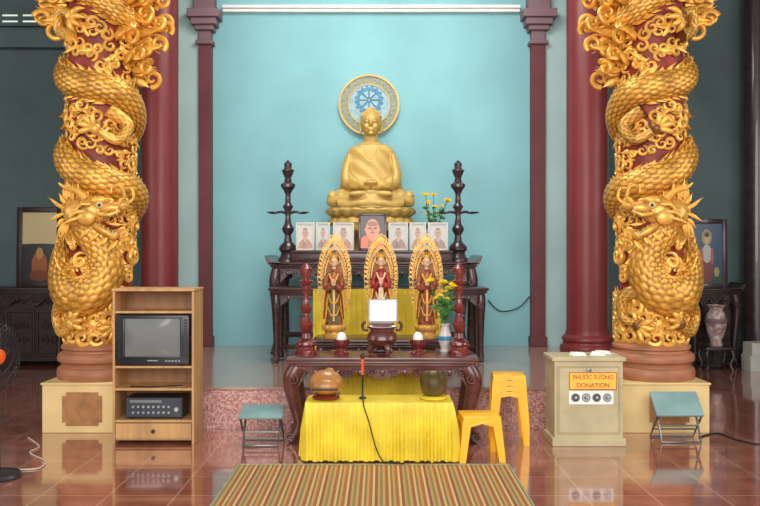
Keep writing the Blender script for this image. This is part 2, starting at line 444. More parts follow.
def dragon_column(label, px, s):
    rnd = random.Random(5)
    Y = 7.16
    t = thing('dragon_column', label, 'column', (PX(px, Y), Y, 0))
    # plinth and its panel
    b = BM(); box(b, -.365, .365, -.37, .37, 0, .40, .006); box(b, -.375, .375, -.38, .38, .40, .418, .005); obj('plinth', b, M['cream'], t, False)
    def octo(w, h, n): return [(-w+n, -h), (w-n, -h), (w-n, -h+n), (w, -h+n), (w, h-n), (w-n, h-n), (w-n, h), (-w+n, h), (-w+n, h-n), (-w, h-n), (-w, -h+n), (-w+n, -h+n)]
    b = BM(); prism(b, [(x-.03*s, z+.2) for x, z in octo(.165, .14, .03)], -.377, -.365); obj('plinth_panel', b, M['panel'], t, False)
    # mouldings
    b = BM(); lathe(b, [(.355,.418),(.362,.44),(.365,.47),(.358,.505),(.345,.52),(.33,.525),(.327,.545),(.335,.56),(.358,.575),(.362,.60),(.352,.63),(.33,.645),(.315,.65),(.312,.665),(.33,.68),(.33,.70),(.31,.715),(.29,.74),(.255,.74)], seg=64)
    obj('base_moulding', b, M['colbase'], t)
    b = BM(); lathe(b, [(SH, .72), (SH, 4.6), (SH+.14, 4.75), (SH+.14, 4.95), (SH+.3, 5.1), (SH+.3, 5.6)], seg=64); obj('shaft', b, M['shaftred'], t)
    # path of the dragon
    ctl = []
    th = -560
    while th <= 541:
        z = 2.92-.74*th/360+.035*math.sin(math.radians(th*1.7))
        ctl.append((th, z, .302+.008*math.sin(math.radians(th*2.3)))); th += 20
    for (a, py, R) in ((-150,226,.305),(-118,243,.31),(-88,262,.31),(-62,281,.31),(-34,293,.315),(-6,295,.32),(16,285,.32),(26,268,.325),(22,252,.33),(10,239,.335),(-2,228,.345),(-2,217,.36),(4,211,.37)):
        ctl.append((720+a, zy(py), R))
    cp = catmull([Vector(c) for c in ctl], 12)
    P = [cyl(c.x, c.y, c.z) for c in cp]
    Q = [P[0]]; A = [cp[0].x]; ST = .0085
    for i in range(1, len(P)):
        while (P[i]-Q[-1]).length >= ST:
            dd = (P[i]-Q[-1]).normalized(); Q.append(Q[-1]+dd*ST); A.append(cp[i].x)
    n = len(Q); rad = []; outs = []
    for i, p in enumerate(Q):
        f = i/(n-1)
        if f < .5: r = .085+.038*min(1, f/.35)
        elif f < .90: r = .123+.056*((f-.5)/.40)**1.5
        else: r = .179-.07*(f-.90)/.10
        rad.append(r*.92)
        o = Vector((p.x, p.y, 0)).normalized(); outs.append(o)
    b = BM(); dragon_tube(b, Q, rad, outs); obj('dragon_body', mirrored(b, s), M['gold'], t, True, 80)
    # dorsal fin
    b = BM()
    for i in range(10, n-40, 8):
        T = (Q[i+1]-Q[i-1]).normalized(); o = outs[i]; B = T.cross(o)
        if B.z < 0: B = -B
        d = (B*.85+o*.4).normalized(); base = Q[i]+B*rad[i]*.9+o*rad[i]*.25
        h = .042*min(1, rad[i]/.11)
        v = [b.verts.new(base-T*.036-d*.012+o*.012), b.verts.new(base+T*.036-d*.012+o*.012), b.verts.new(base-T*.03+d*h), b.verts.new(base-T*.036-d*.012-o*.014), b.verts.new(base+T*.036-d*.012-o*.014)]
        for q in ((0,1,2), (3,2,4), (0,2,3), (1,4,2), (0,3,4,1)): b.faces.new([v[k] for k in q])
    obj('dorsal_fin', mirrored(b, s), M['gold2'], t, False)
    # head
    hc = cyl(720+8, zy(214), SH+.125)
    o = Vector((hc.x, hc.y, 0)).normalized(); tg = Vector((-o.y, o.x, 0)); tg = tg if tg.x > 0 else -tg
    fwd = (tg*.9+o*.2+Vector((0,0,-.12))).normalized(); up = Vector((0,0,1)); up = (up-fwd*up.dot(fwd)).normalized(); rt = fwd.cross(up)
    rotm = Matrix((fwd, up, rt)).transposed()
    hs = 1.16
    def H(a, u, c): return hc+(fwd*a+up*u+rt*c)*hs
    def he(bm, c, r, rm): ell(bm, c, tuple(q*hs for q in r), rm)
    b = BM()
    he(b, H(0,.01,0), (.125,.105,.105), rotm); he(b, H(-.09,-.02,0), (.11,.11,.11), rotm)
    tilt = rotm @ Euler((0,0,.18)).to_matrix()
    he(b, H(.12,.045,0), (.12,.055,.078), tilt); he(b, H(.22,.085,0), (.05,.045,.055), rotm)
    he(b, H(.225,.115,.03), (.025,.025,.022), rotm); he(b, H(.225,.115,-.03), (.025,.025,.022), rotm)
    low = rotm @ Euler((0,0,-.42)).to_matrix()
    he(b, H(.095,-.105,0), (.12,.034,.06), low); he(b, H(.18,-.14,0), (.035,.035,.04), rotm)
    for k in range(4): he(b, H(.08+.035*k,.1-.004*k,0), (.014,.012,.07), tilt)     # wrinkles over the muzzle
    for c in (-1, 1):
        he(b, H(.07,.095,c*.06), (.06,.03,.034), tilt); he(b, H(.0,-.035,c*.085), (.07,.06,.035), rotm)
        for k in range(3): tube(b, [H(.03-.03*k,.06-.05*k,c*.1), H(-.03-.03*k,.05-.06*k,c*.115), H(-.08-.03*k,.0-.05*k,c*.105)], [.012,.016,.008], 8)
        tube(b, [H(.09,.0,c*.07), H(.16,.0,c*.07), H(.225,.04,c*.05)], [.019,.019,.013], 8)
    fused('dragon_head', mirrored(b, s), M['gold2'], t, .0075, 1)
    for c in (-1, 1):
        b = BM(); he(b, H(.085,.06,c*.08), (.026,.026,.018), rotm); ey = obj('eye', mirrored(b, s), M['ivory'], t)
        b = BM(); he(b, H(.09,.06,c*.094), (.012,.012,.008), rotm); obj('pupil', mirrored(b, s), M['ink'], ey)
        b = BM(); tube(b, catmull([H(-.03,.09,c*.06), H(-.1,.14,c*.08), H(-.17,.15,c*.1), H(-.22,.18,c*.1)], 6), [.03-.024*k/18 for k in range(19)], 8); obj('horn', mirrored(b, s), M['gold2'], t)
        b = BM(); tube(b, catmull([H(.22,.09,c*.05), H(.26,.14,c*.08), H(.23,.21,c*.1), H(.17,.2,c*.1), H(.17,.16,c*.1)], 6), [.015-.009*k/24 for k in range(25)], 7); obj('whisker', mirrored(b, s), M['gold2'], t)
    for k in range(4):
        for c in (-1, 1):
            x = .1+.035*k
            b = BM(); tube(b, [H(x,.018+.01*k,c*.052), H(x+.003,-.005+.01*k,c*.054), H(x+.006,-.03+.01*k,c*.054)], [.011,.008,.002], 6); obj('tooth', mirrored(b, s), M['ivory'], t)
            b = BM(); tube(b, [H(x-.02,-.1-.014*k,c*.043), H(x-.016,-.08-.014*k,c*.044), H(x-.012,-.06-.014*k,c*.044)], [.01,.007,.002], 6); obj('tooth', mirrored(b, s), M['ivory'], t)
    b = BM(); tube(b, catmull([H(.05,-.055,0), H(.12,-.075,0), H(.19,-.085,0), H(.235,-.06,0)], 5), [.03,.03,.03,.03,.03,.03,.03,.03,.028,.026,.024,.022,.018,.014,.01,.006], 8, .5); obj('tongue', mirrored(b, s), M['shaftred'], t)
    b = BM()
    for k in range(44):
        a = -2.1+4.2*k/43
        d = (-fwd*(1.0-.25*abs(a))+up*math.sin(a)*1.1-o*.02)
        tuft(b, H(-.03-.04*math.cos(a)-.04*(k % 4), .1*math.sin(a)-.01, -.08+.04*(k % 4)), d, up*(1 if a > 0 else -1), .10+.03*(k % 3), .018, .6)
    for k in range(8):
        tuft(b, H(-.02+.035*k,-.1-.012*k,.05*((k % 2)*2-1)), -up-fwd*.4+o*.15, -fwd, .09+.02*(k % 2), .02, .4)
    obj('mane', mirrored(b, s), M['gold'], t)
    # legs with claws
    def leg(pts, r0):
        P2 = catmull([cyl(a, zy(py), R) for a, py, R in pts], 14); m = len(P2)
        b = BM(); dragon_tube(b, P2, [r0*(1-.45*i/(m-1)) for i in range(m)], [Vector((p.x, p.y, 0)).normalized() for p in P2], 48, .9, .04, 8)
        e = P2[-1]; oo = Vector((e.x, e.y, 0)).normalized(); d = (P2[-1]-P2[-3]).normalized(); sd = d.cross(oo)
        ell(b, e+d*.02, (r0*.85, r0*.85, r0*.85))
        for k in range(4):
            a = (-.9+.6*k)
            dd = (d*math.cos(a)+sd*math.sin(a)).normalized()
            q = e+d*.03
            tube(b, catmull([q, q+dd*.06+oo*.025, q+dd*.11+oo*.015, q+dd*.14-oo*.03], 5), [.027,.027,.026,.026,.025,.024,.023,.023,.024,.023,.021,.018,.013,.009,.006,.003], 8)
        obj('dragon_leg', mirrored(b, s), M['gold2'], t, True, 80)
    leg([(30,112,SH+.05),(58,126,SH+.08),(40,142,SH+.09),(14,133,SH+.08)], .06)
    leg([(-30,40,SH+.05),(-60,30,SH+.08),(-48,14,SH+.09),(-28,20,SH+.08)], .058)
    leg([(-48,300,SH+.07),(-72,316,SH+.09),(-48,331,SH+.08),(-24,323,SH+.08)], .066)
    leg([(25,288,SH+.07),(56,296,SH+.09),(60,316,SH+.08),(38,324,SH+.08)], .062)
    # cloud curls filling the bands between the coils
    b = BM()
    for turn in range(-3, 2):
        for a in range(-112, 113, 16):
            th = 360*turn+a+180; zc = 2.92-.74*th/360
            if zc < 1.05 or zc > 3.95: continue
            for q, dz in enumerate((-.14, -.05, .05, .14)):
                if rnd.random() < .1: continue
                curl(b, a+rnd.uniform(-7, 7), zc+dz+rnd.uniform(-.03, .03), SH, rnd.uniform(.036, .064), rnd.uniform(0, 6.28), rnd.choice((-1, 1)), 1.25, rnd.uniform(.014, .021))
    for (a, py) in ((72,205),(84,222),(64,240),(80,256),(60,270),(-70,212),(-60,228),(-40,200),(-52,196),(-85,225),(-20,262),(0,268),(-38,268),(50,232),(-30,240)):
        for q in range(3): curl(b, a+rnd.uniform(-9, 9), zy(py)+rnd.uniform(-.05, .05), SH+.01*q, rnd.uniform(.045, .075), rnd.uniform(0, 6.28), rnd.choice((-1, 1)), 1.3, .022)
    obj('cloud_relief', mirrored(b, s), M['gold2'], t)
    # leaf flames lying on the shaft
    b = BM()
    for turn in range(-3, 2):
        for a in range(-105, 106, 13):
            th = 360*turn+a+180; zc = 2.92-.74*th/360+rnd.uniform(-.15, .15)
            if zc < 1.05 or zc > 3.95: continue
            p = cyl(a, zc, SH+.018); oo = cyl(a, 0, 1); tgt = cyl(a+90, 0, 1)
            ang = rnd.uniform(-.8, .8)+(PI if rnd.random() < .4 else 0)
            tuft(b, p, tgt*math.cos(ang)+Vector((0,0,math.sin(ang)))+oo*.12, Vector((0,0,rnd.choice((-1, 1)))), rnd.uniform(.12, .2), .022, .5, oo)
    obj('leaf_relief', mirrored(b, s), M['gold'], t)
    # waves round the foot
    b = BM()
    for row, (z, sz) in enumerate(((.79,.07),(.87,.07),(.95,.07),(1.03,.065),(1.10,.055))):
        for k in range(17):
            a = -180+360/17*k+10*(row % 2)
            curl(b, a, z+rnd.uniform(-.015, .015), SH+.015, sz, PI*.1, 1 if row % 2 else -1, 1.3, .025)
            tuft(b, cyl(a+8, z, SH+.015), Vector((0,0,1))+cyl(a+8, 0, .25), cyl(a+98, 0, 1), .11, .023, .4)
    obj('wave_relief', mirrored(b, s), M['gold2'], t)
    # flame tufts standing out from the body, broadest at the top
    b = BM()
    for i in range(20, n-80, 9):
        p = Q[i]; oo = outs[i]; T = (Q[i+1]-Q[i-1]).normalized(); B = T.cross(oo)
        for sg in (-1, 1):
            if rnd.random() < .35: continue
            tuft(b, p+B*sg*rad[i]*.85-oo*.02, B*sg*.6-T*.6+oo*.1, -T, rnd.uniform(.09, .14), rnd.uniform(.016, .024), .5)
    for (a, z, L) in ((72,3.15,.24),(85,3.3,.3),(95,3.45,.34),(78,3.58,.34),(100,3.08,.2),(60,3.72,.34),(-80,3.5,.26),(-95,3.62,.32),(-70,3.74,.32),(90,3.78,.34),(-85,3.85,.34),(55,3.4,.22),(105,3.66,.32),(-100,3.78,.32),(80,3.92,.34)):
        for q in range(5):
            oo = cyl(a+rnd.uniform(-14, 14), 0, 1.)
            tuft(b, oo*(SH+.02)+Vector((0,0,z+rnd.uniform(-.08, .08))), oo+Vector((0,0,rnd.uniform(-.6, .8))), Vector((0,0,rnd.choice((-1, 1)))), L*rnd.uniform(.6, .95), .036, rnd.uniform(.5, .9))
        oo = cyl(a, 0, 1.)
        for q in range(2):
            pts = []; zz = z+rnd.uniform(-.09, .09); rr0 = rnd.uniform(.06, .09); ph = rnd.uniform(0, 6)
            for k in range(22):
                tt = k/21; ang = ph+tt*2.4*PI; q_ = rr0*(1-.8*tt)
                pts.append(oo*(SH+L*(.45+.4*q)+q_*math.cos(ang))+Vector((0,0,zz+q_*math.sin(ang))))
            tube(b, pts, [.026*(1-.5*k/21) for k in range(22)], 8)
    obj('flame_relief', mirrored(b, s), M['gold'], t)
    return t
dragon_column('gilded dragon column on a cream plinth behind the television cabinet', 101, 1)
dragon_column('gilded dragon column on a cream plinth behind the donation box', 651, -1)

# ------------------------------------------------------------------ carved altar tables
def scroll(bm, cx, cz, y, r, ang, turn, rad=.012, turns=1.4):
    pts = []
    for k in range(26):
        t = k/25; a = ang+turn*t*turns*2*PI; q = r*(1-.85*t); pts.append((cx+q*math.cos(a), y, cz+q*math.sin(a)))
    tube(bm, pts, [rad*(1-.3*k/25) for k in range(26)], 6)
def altar_table(name, label, x0, x1, y0, y1, z0, z1, m, legw=.09, apron=.12, curve=.05, flare=0., inner=True, group=None, cabinet=False):
    cx, cy = (x0+x1)/2, (y0+y1)/2; w = (x1-x0)/2; d = (y1-y0)/2; h = z1-z0
    t = thing(name, label, 'table', (cx, cy, z0), 0, group)
    b = BM()
    box(b, -w, w, -d, d, h-.03, h, .008); box(b, -w+.015, w-.015, -d+.015, d-.015, h-.055, h-.03, .008); box(b, -w+.035, w-.035, -d+.035, d-.035, h-.075, h-.055, .004)
    obj('tabletop', b, m, t)
    if flare:
        for sg in (-1, 1):
            b = BM(); prism(b, [(sg*(w-.14), h), (sg*(w-.04), h+.012), (sg*(w+.01), h+.05), (sg*(w+.035), h+.075), (sg*(w+.04), h+.05), (sg*(w+.02), h+.0), (sg*w, h-.03), (sg*(w-.14), h-.02)], -d, d); obj('upturned_end', b, m, t)
    ww = w-.05; zt = h-.075
    for (yy, full) in ((-d+.05, True), (d-.05, False)):
        N = 48; low = []
        for k in range(N+1):
            u = -1+2*k/N; q = abs(u)
            drop = apron*(.62+.38*math.cos(q*PI*4)*(.5+.5*q))+(.10*max(0, (q-.82)/.18)**1.5)
            low.append((u*ww, zt-drop))
        b = BM(); prism(b, [(-ww, zt)]+low+[(ww, zt)], yy-.015, yy+.015); ap = obj('apron', b, m, t)
        if full:
            b = BM(); ns = max(4, int(ww*2/.16)); ns += ns % 2
            for k in range(ns):
                x = -ww+ww*2*(k+.5)/ns; scroll(b, x, zt-apron*.42, yy-.018, apron*.3, 0 if k < ns/2 else PI, 1 if k < ns/2 else -1, .011)
                ell(b, (x+ww/ns, yy-.016, zt-apron*.4), (.018, .012, .03), None, 8, 6)
            tube(b, [(-ww, yy-.016, zt-.01), (ww, yy-.016, zt-.01)], .009, 6)
            obj('apron_carving', b, m, ap)
    if cabinet:
        yy = -d+.10
        b = BM(); box(b, -ww, ww, yy, d-.05, .06, zt-.02); pn = obj('carcass', b, m, t, False)
        nd = max(2, int(ww*2/.3))
        for k in range(nd):
            a0, a1 = -ww+2*ww*k/nd+.012, -ww+2*ww*(k+1)/nd-.012
            b = BM(); box(b, a0, a1, yy-.02, yy, .12, zt-apron-.02, .006); dr = obj('door', b, m, t, False)
            b = BM(); mx_ = (a0+a1)/2; mz = (.12+zt-apron)/2; rr = (a1-a0)*.36
            for sg in (-1, 1):
                for sz in (-1, 1): scroll(b, mx_+sg*rr*.5, mz+sz*rr*.75, yy-.025, rr*.45, PI/2*sz, sg*sz, .014)
            tube(b, [(a0+.03, yy-.022, .16), (a1-.03, yy-.022, .16), (a1-.03, yy-.022, zt-apron-.06), (a0+.03, yy-.022, zt-apron-.06), (a0+.03, yy-.022, .16)], .01, 6)
            obj('door_carving', b, m, dr)
    for sx in (-1, 1):
        b = BM(); box(b, sx*(w-.065)-.015, sx*(w-.065)+.015, -d+.06, d-.06, zt-apron*.9, zt); obj('side_apron', b, m, t)
        for sy in (-1, 1):
            ox, oy = sx*(w-.05-legw*.4), sy*(d-.05)
            prof = [(0, zt, legw*.62), (curve*.9, zt-.12*h, legw*.72), (curve*1.1, zt-.24*h, legw*.62), (curve*.4, zt-.48*h, legw*.48), (-curve*.1, h*.22, legw*.4), (curve*.5, h*.09, legw*.46), (curve*1.3, h*.03, legw*.5), (curve*1.5, 0.012, legw*.36)]
            P = catmull([(ox+sx*c*1., oy+sy*c*.0, z) for c, z, r in prof], 5)
            rr = catmull([(r, 0, 0) for c, z, r in prof], 5)
            P = [Vector((p.x, p.y, max(p.z, .0))) for p in P]
            b = BM(); tube(b, P, [q.x for q in rr], 10)
            for v in b.verts: v.co.z = max(v.co.z, 0)
            lg = obj('leg', b, m, t)
            if sy < 0:
                b = BM(); scroll(b, P[4].x-sx*.005, zt-.14*h, oy-legw*.72, legw*.42, PI/2, sx, .010); obj('knee_scroll', b, m, lg)
                b = BM(); scroll(b, P[-6].x, h*.07, oy-legw*.46, legw*.34, 0, -sx, .009); obj('foot_scroll', b, m, lg)
    if inner:
        b = BM(); box(b, -w+.12, w-.12, -.02, .02, h*.16, h*.22, .005); obj('stretcher', b, m, t)
    return t
FZ = .675
altar_table('altar_table', 'carved dark wood altar table with curved legs behind the low yellow table', PX(286, 6.42), PX(479, 6.42), 6.42, 6.9, 0, FZ, M['dwood2'], .10, .12, .05, 0, False)
altar_table('altar_table', 'dark wood altar table fronted by a yellow cloth behind the three standing statues', PX(268, 8.4), PX(489, 8.4), 8.4, 8.9, PLZ, 1.14, M['dwood'], .07, .08, .0, 0, True)
altar_table('altar_table', 'tallest dark wood altar table carrying the framed portraits and seated statue', PX(268, 8.95), PX(479, 8.95), 8.97, 9.98, PLZ, 1.40, M['dwood'], .09, .12, .02, 1, True)
altar_table('statue_table', 'low dark table carrying the three standing statues', PX(312, 7.3), PX(446, 7.3), 7.3, 7.8, PLZ, .72, M['dwood'], .06, .06, .0, 0, False)
altar_table('side_altar', 'dark carved altar cabinet in the dim side room by the fan', -5.75, PX(66, 10.8), 10.75, 11.3, 0, 1.04, M['dwood3'], .1, .2, .03, 1, False, None, True)
altar_table('side_altar', 'dark carved altar cabinet with upturned ends under the colourful framed picture', PX(688, 10.8), PX(741, 10.8), 10.75, 11.2, 0, 1.03, M['dwood3'], .1, .2, .03, 1, False, None, True)

# ------------------------------------------------------------------ cloths and low table
def pleats(bm, x0, x1, y, z0, z1, n, amp, seed=1):
    rnd = random.Random(seed); N = n*8; ph = [rnd.uniform(-.6, .6) for _ in range(n+2)]
    rows = []
    for r in range(7):
        t = r/6; row = []
        for k in range(N+1):
            u = k/N; j = u*n
            a = amp*(.35+.65*t)*(math.sin(2*PI*j+ph[int(j)]*.6)+.35*math.sin(2*PI*j*.37+seed))
            row.append(bm.verts.new((x0+(x1-x0)*u, y+a, z1+(z0-z1)*t)))
        rows.append(row)
    for a, c in zip(rows, rows[1:]):
        for k in range(N): bm.faces.new((a[k], a[k+1], c[k+1], c[k]))
b = BM(); pleats(b, PX(313, 8.35), PX(441, 8.35), 8.36, PLZ+.004, 1.13, 22, .012, 3)
tag(obj('altar_cloth', b, M['yellow']), 'yellow pleated cloth hanging down behind the three standing statues', 'cloth')
b = BM(); pleats(b, PX(340, 6.9), PX(424, 6.9), 6.915, .005, .575, 16, .01, 5)
tag(obj('altar_cloth', b, M['yellow']), 'yellow cloth panel hanging beneath the carved front altar table', 'cloth')
LX0, LX1, LY0, LY1, LZ = PX(305, 5.85), PX(453, 5.85), 5.85, 6.17, .425
t = thing('low_table', 'low table hidden beneath the long yellow pleated cloth', 'table', ((LX0+LX1)/2, (LY0+LY1)/2, 0))
w, d = (LX1-LX0)/2-.02, (LY1-LY0)/2-.02
b = BM(); box(b, -w, w, -d, d, LZ-.035, LZ-.006, .004); obj('tabletop', b, M['dwood2'], t)
for sx in (-1, 1):
    for sy in (-1, 1):
        b = BM(); box(b, sx*(w-.05)-.025, sx*(w-.05)+.025, sy*(d-.05)-.025, sy*(d-.05)+.025, 0, LZ-.035, .004); obj('leg', b, M['dwood2'], t)
def drape(bm, x0, x1, y0, y1, zt, zb, npm, amp, seed):
    rnd = random.Random(seed)
    per = []
    def side(ax, ay, bx, by, nx, ny):
        L = math.hypot(bx-ax, by-ay); N = max(4, int(L*npm*9))
        for k in range(N): u = k/N; per.append((ax+(bx-ax)*u, ay+(by-ay)*u, nx, ny))
    side(x0, y0, x1, y0, 0, -1); side(x1, y0, x1, y1, 1, 0); side(x1, y1, x0, y1, 0, 1); side(x0, y1, x0, y0, -1, 0)
    rows = []; wob = [rnd.uniform(.4, 1.5) for _ in range(len(per)//9+2)]; shf = [rnd.uniform(-.8, .8) for _ in range(len(per)//9+3)]
    for (z, t) in ((zt, 0), (zt-.01, .06), (zt-.06, .3), (zt-.14, .55), ((zt+zb)/2, .75), (zb+.08, .9), (zb, 1)):
        row = []
        for k, (x, y, nx, ny) in enumerate(per):
            q = k/9; i = int(q); f = q-i; sft = shf[i]*(1-f)+shf[i+1]*f; wb = wob[i]*(1-f)+wob[min(i+1, len(wob)-1)]*f
            a = amp*t*(1+math.sin(2*PI*q+sft))*wb+.012*t
            row.append(bm.verts.new((x+nx*a, y+ny*a, z+(.004*math.sin(k*.31) if t == 1 else 0))))
        rows.append(row)
    n = len(per)
    for a, c in zip(rows, rows[1:]):
        for k in range(n): bm.faces.new((a[k], a[(k+1) % n], c[(k+1) % n], c[k]))
    bm.faces.new(rows[0])
b = BM(); drape(b, LX0, LX1, LY0, LY1, LZ, .012, 19, .018, 7)
tag(obj('tablecloth', b, M['yellow'], None, True, 60), 'long yellow pleated cloth draped over the low front table to the floor', 'tablecloth')

# ------------------------------------------------------------------ seated statue
BY = 9.56; bx_ = PX(371, BY)
t = thing('seated_statue', 'large gold statue seated cross-legged on a lotus base before the blue wall', 'statue', (bx_, BY, 1.40))
b = BM(); lathe(b, [(.38,0),(.40,.03),(.40,.07),(.35,.1),(.32,.16),(.32,.28),(.36,.33),(.40,.36),(.40,.42)], seg=48); obj('pedestal', b, M['bgold'], t)
b = BM(); lathe(b, [(.40,.40),(.47,.42),(.50,.45),(.49,.49),(.46,.51),(.465,.525),(.51,.56),(.525,.595),(.51,.62),(.3,.625)], seg=132, sy=.76, fn=lambda a, z: 1+.05*(abs(math.sin(a*10+(0 if z < .515 else PI/2)))-.6)*(1 if .41 < z < .615 else 0))
obj('lotus_base', b, M['bgold'], t)
Z0 = .62; KZ = 1.12
b = BM()
def cap(p, q, r0, r1, n=9): tube(b, [Vector(p).lerp(Vector(q), i/n) for i in range(n+1)], [r0+(r1-r0)*i/n for i in range(n+1)], 16); ell(b, p, (r0,)*3); ell(b, q, (r1,)*3)
# draped body: a bell of cloth from broad rounded shoulders to the lap, arms under it
loft(b, [(Z0+.01,.30,.2,.06),(Z0+.06,.36,.23,.06),(Z0+.14,.385,.235,.055),(Z0+.22,.38,.22,.05),(Z0+.30,.355,.195,.055),(Z0+.38,.332,.175,.06),(Z0+.46,.316,.16,.065),(Z0+.53,.306,.15,.07),(Z0+.58,.292,.142,.07),(Z0+.62,.268,.132,.07),(Z0+.652,.225,.12,.07),(Z0+.678,.16,.105,.068),(Z0+.70,.098,.085,.06)])
for s in (-1, 1):
    cap((s*.15,.02,Z0+.10), (s*.42,-.16,Z0+.095), .125, .086)
    cap((s*.43,-.17,Z0+.085), (s*.02,-.33,Z0+.075), .083, .062)
    ell(b, (-s*.14,-.33,Z0+.13), (.11,.055,.038), Euler((0,0,s*.2)))
    tube(b, catmull([(s*.245,.03,Z0+.55), (s*.285,-.02,Z0+.40), (s*.275,-.08,Z0+.29), (s*.17,-.19,Z0+.235), (s*.1,-.25,Z0+.225)], 6), [.06,.062,.064,.066,.068,.07,.072,.074,.075,.076,.078,.08,.08,.078,.075,.072,.069,.066,.062,.058,.054,.05,.046,.044,.042], 14)
    cap((s*.12,-.24,Z0+.225), (s*.03,-.29,Z0+.215), .042, .036)
tube(b, [(-.37,-.25,Z0+.04), (-.1,-.36,Z0+.025), (.1,-.36,Z0+.025), (.37,-.25,Z0+.04)], [.05,.05,.05,.05], 10)
for s in (-1, 1):
    for f in range(4):
        tube(b, [(s*.05,-.29-.018*f,Z0+.215+.012*f), (-s*.02,-.315-.014*f,Z0+.222+.01*f), (-s*.075,-.295-.012*f,Z0+.226+.01*f)], [.014,.013,.009], 8)
    tube(b, [(s*.06,-.27,Z0+.25), (s*.035,-.29,Z0+.28), (s*.006,-.295,Z0+.285)], [.016,.014,.01], 8)
tube(b, [(0,.06,Z0+.67), (0,.05,Z0+.86)], [.09,.08], 16)
HZ = Z0+.90; hk = 1.0
ell(b, (0,.03,HZ), (.118,.122,.135)); ell(b, (0,-.005,HZ-.065), (.09,.09,.075)); ell(b, (0,.06,HZ+.05), (.120,.118,.088)); ell(b, (0,.06,HZ+.115), (.07,.068,.05))
ell(b, (0,-.098,HZ-.015), (.018,.034,.038)); ell(b, (0,-.094,HZ-.068), (.032,.014,.009)); ell(b, (0,-.092,HZ-.084), (.027,.014,.009)); ell(b, (0,-.084,HZ-.12), (.032,.022,.018))
for s in (-1, 1):
    ell(b, (s*.046,-.082,HZ+.006), (.028,.016,.010)); tube(b, [(s*.016,-.096,HZ+.026), (s*.052,-.090,HZ+.04), (s*.09,-.058,HZ+.026)], .009, 6)
    ell(b, (s*.048,-.060,HZ-.042), (.036,.03,.032))
    ell(b, (s*.122,.045,HZ-.035), (.016,.03,.085))
def folds(co, nn):
    x, y, z = co.x, co.y, co.z-Z0
    if z > .68: return 0
    if y < -.25 and abs(x) < .12 and .18 < z < .33: return 0
    # open chest: a rounded neckline
    if y < .05 and z > .46 and ((x+.01)/.095)**2+((z-.72)/.22)**2 < 1: return -.010
    if abs(x) > .25 and z > .12: g = math.sin(44*(abs(x)*1.2+z*.3))               # sleeves
    elif z > .20: g = math.sin(48*(z*.85+.62*x+.5*x*x))                           # folds sweeping down from one shoulder
    elif z > .0: g = math.sin(54*(math.hypot(x*.5, (z+.05)*1.3)))
    else: g = 0
    return .0062*g
def stretch_up(o):
    o.scale = (1, 1, KZ); o.location = (0, 0, Z0*(1-KZ)); return o
stretch_up(fused('figure', b, M['bgold'], t, .008, 2, folds, (12, lambda c: 0 if (c.z > Z0+.72 or (c.y < -.24 and abs(c.x) < .12 and Z0+.18 < c.z < Z0+.33)) else 1)))
b = BM()
rnd = random.Random(2)
for row in range(8):
    el = .2+row*.18; m = int(22*math.cos(min(el, 1.5)))+3
    for k in range(m):
        a = 2*PI*k/m+row*.3; c = Vector((.120*math.cos(el)*math.cos(a), .06+.120*math.cos(el)*math.sin(a), HZ+.05+.09*math.sin(el)))
        if c.y < -.03 and c.z < HZ+.09: continue
        ell(b, c, (.011,.011,.010), None, 8, 6)
for row in range(3):
    for k in range(12-3*row):
        a = 2*PI*k/(12-3*row); e = .3+.45*row; ell(b, (.069*math.cos(e)*math.cos(a), .06+.067*math.cos(e)*math.sin(a), HZ+.117+.048*math.sin(e)), (.010,.010,.009), None, 8, 6)
stretch_up(obj('hair_curls', b, M['bgold'], t))
# halo on the wall behind the head
t = thing('halo_disc', 'round blue and gold halo disc on the wall behind the seated statue', 'halo', (PX(369, 10.03), 10.07, PZ(104.5, 10.03)))
R = 30.5*10.03/F
def ring(bm, r0, r1, y0, y1, seg=72, cz=0.):
    A = [(r0, y0), (r1, y0), (r1, y1), (r0, y1)]; vs = []
    for k in range(seg):
        a = 2*PI*k/seg; vs.append([bm.verts.new((r*math.cos(a), y, cz+r*math.sin(a))) for r, y in A])
    for k in range(seg):
        p, q = vs[k], vs[(k+1) % seg]
        for j in range(4): bm.faces.new((p[j], p[(j+1) % 4], q[(j+1) % 4], q[j]))
b = BM(); ring(b, .001, R*.68, -.012, .03); obj('disc', b, M['pale'], t)
b = BM(); ring(b, R*.66, R*.96, -.014, .03); obj('band', b, M['bluegrey'], t)
b = BM(); ring(b, R*.94, R, -.030, .03); obj('rim', b, M['bgold'], t)
b = BM(); ring(b, R*.66, R*.69, -.024, .02); obj('inner_rim', b, M['bgold'], t)
for k in range(32):
    a = 2*PI*k/32; b = BM(); ell(b, (R*.81*math.cos(a), -.014, R*.81*math.sin(a)), (.020,.009,.008), Euler((0,-a,0)), 8, 6)
    obj('band_ornament', b, M['bgold'], t)
gz = .06
b = BM(); pts = []
for k in range(16*4):
    a = 2*PI*k/64; r = R*(.48 if (k % 4) in (1, 2) else .41); pts.append((r*math.cos(a), gz+r*math.sin(a)))
inner = [(R*.32*math.cos(2*PI*k/64), gz+R*.32*math.sin(2*PI*k/64)) for k in range(64)]
vo = [[b.verts.new((x, y, z)) for x, z in pts] for y in (-.022, .0)]; vi = [[b.verts.new((x, y, z)) for x, z in inner] for y in (-.022, .0)]
for k in range(64):
    k2 = (k+1) % 64
    b.faces.new((vo[0][k], vo[0][k2], vi[0][k2], vi[0][k])); b.faces.new((vo[1][k], vi[1][k], vi[1][k2], vo[1][k2])); b.faces.new((vo[0][k], vo[1][k], vo[1][k2], vo[0][k2])); b.faces.new((vi[0][k], vi[0][k2], vi[1][k2], vi[1][k]))
obj('wheel_ring', b, M['blue'], t, False)
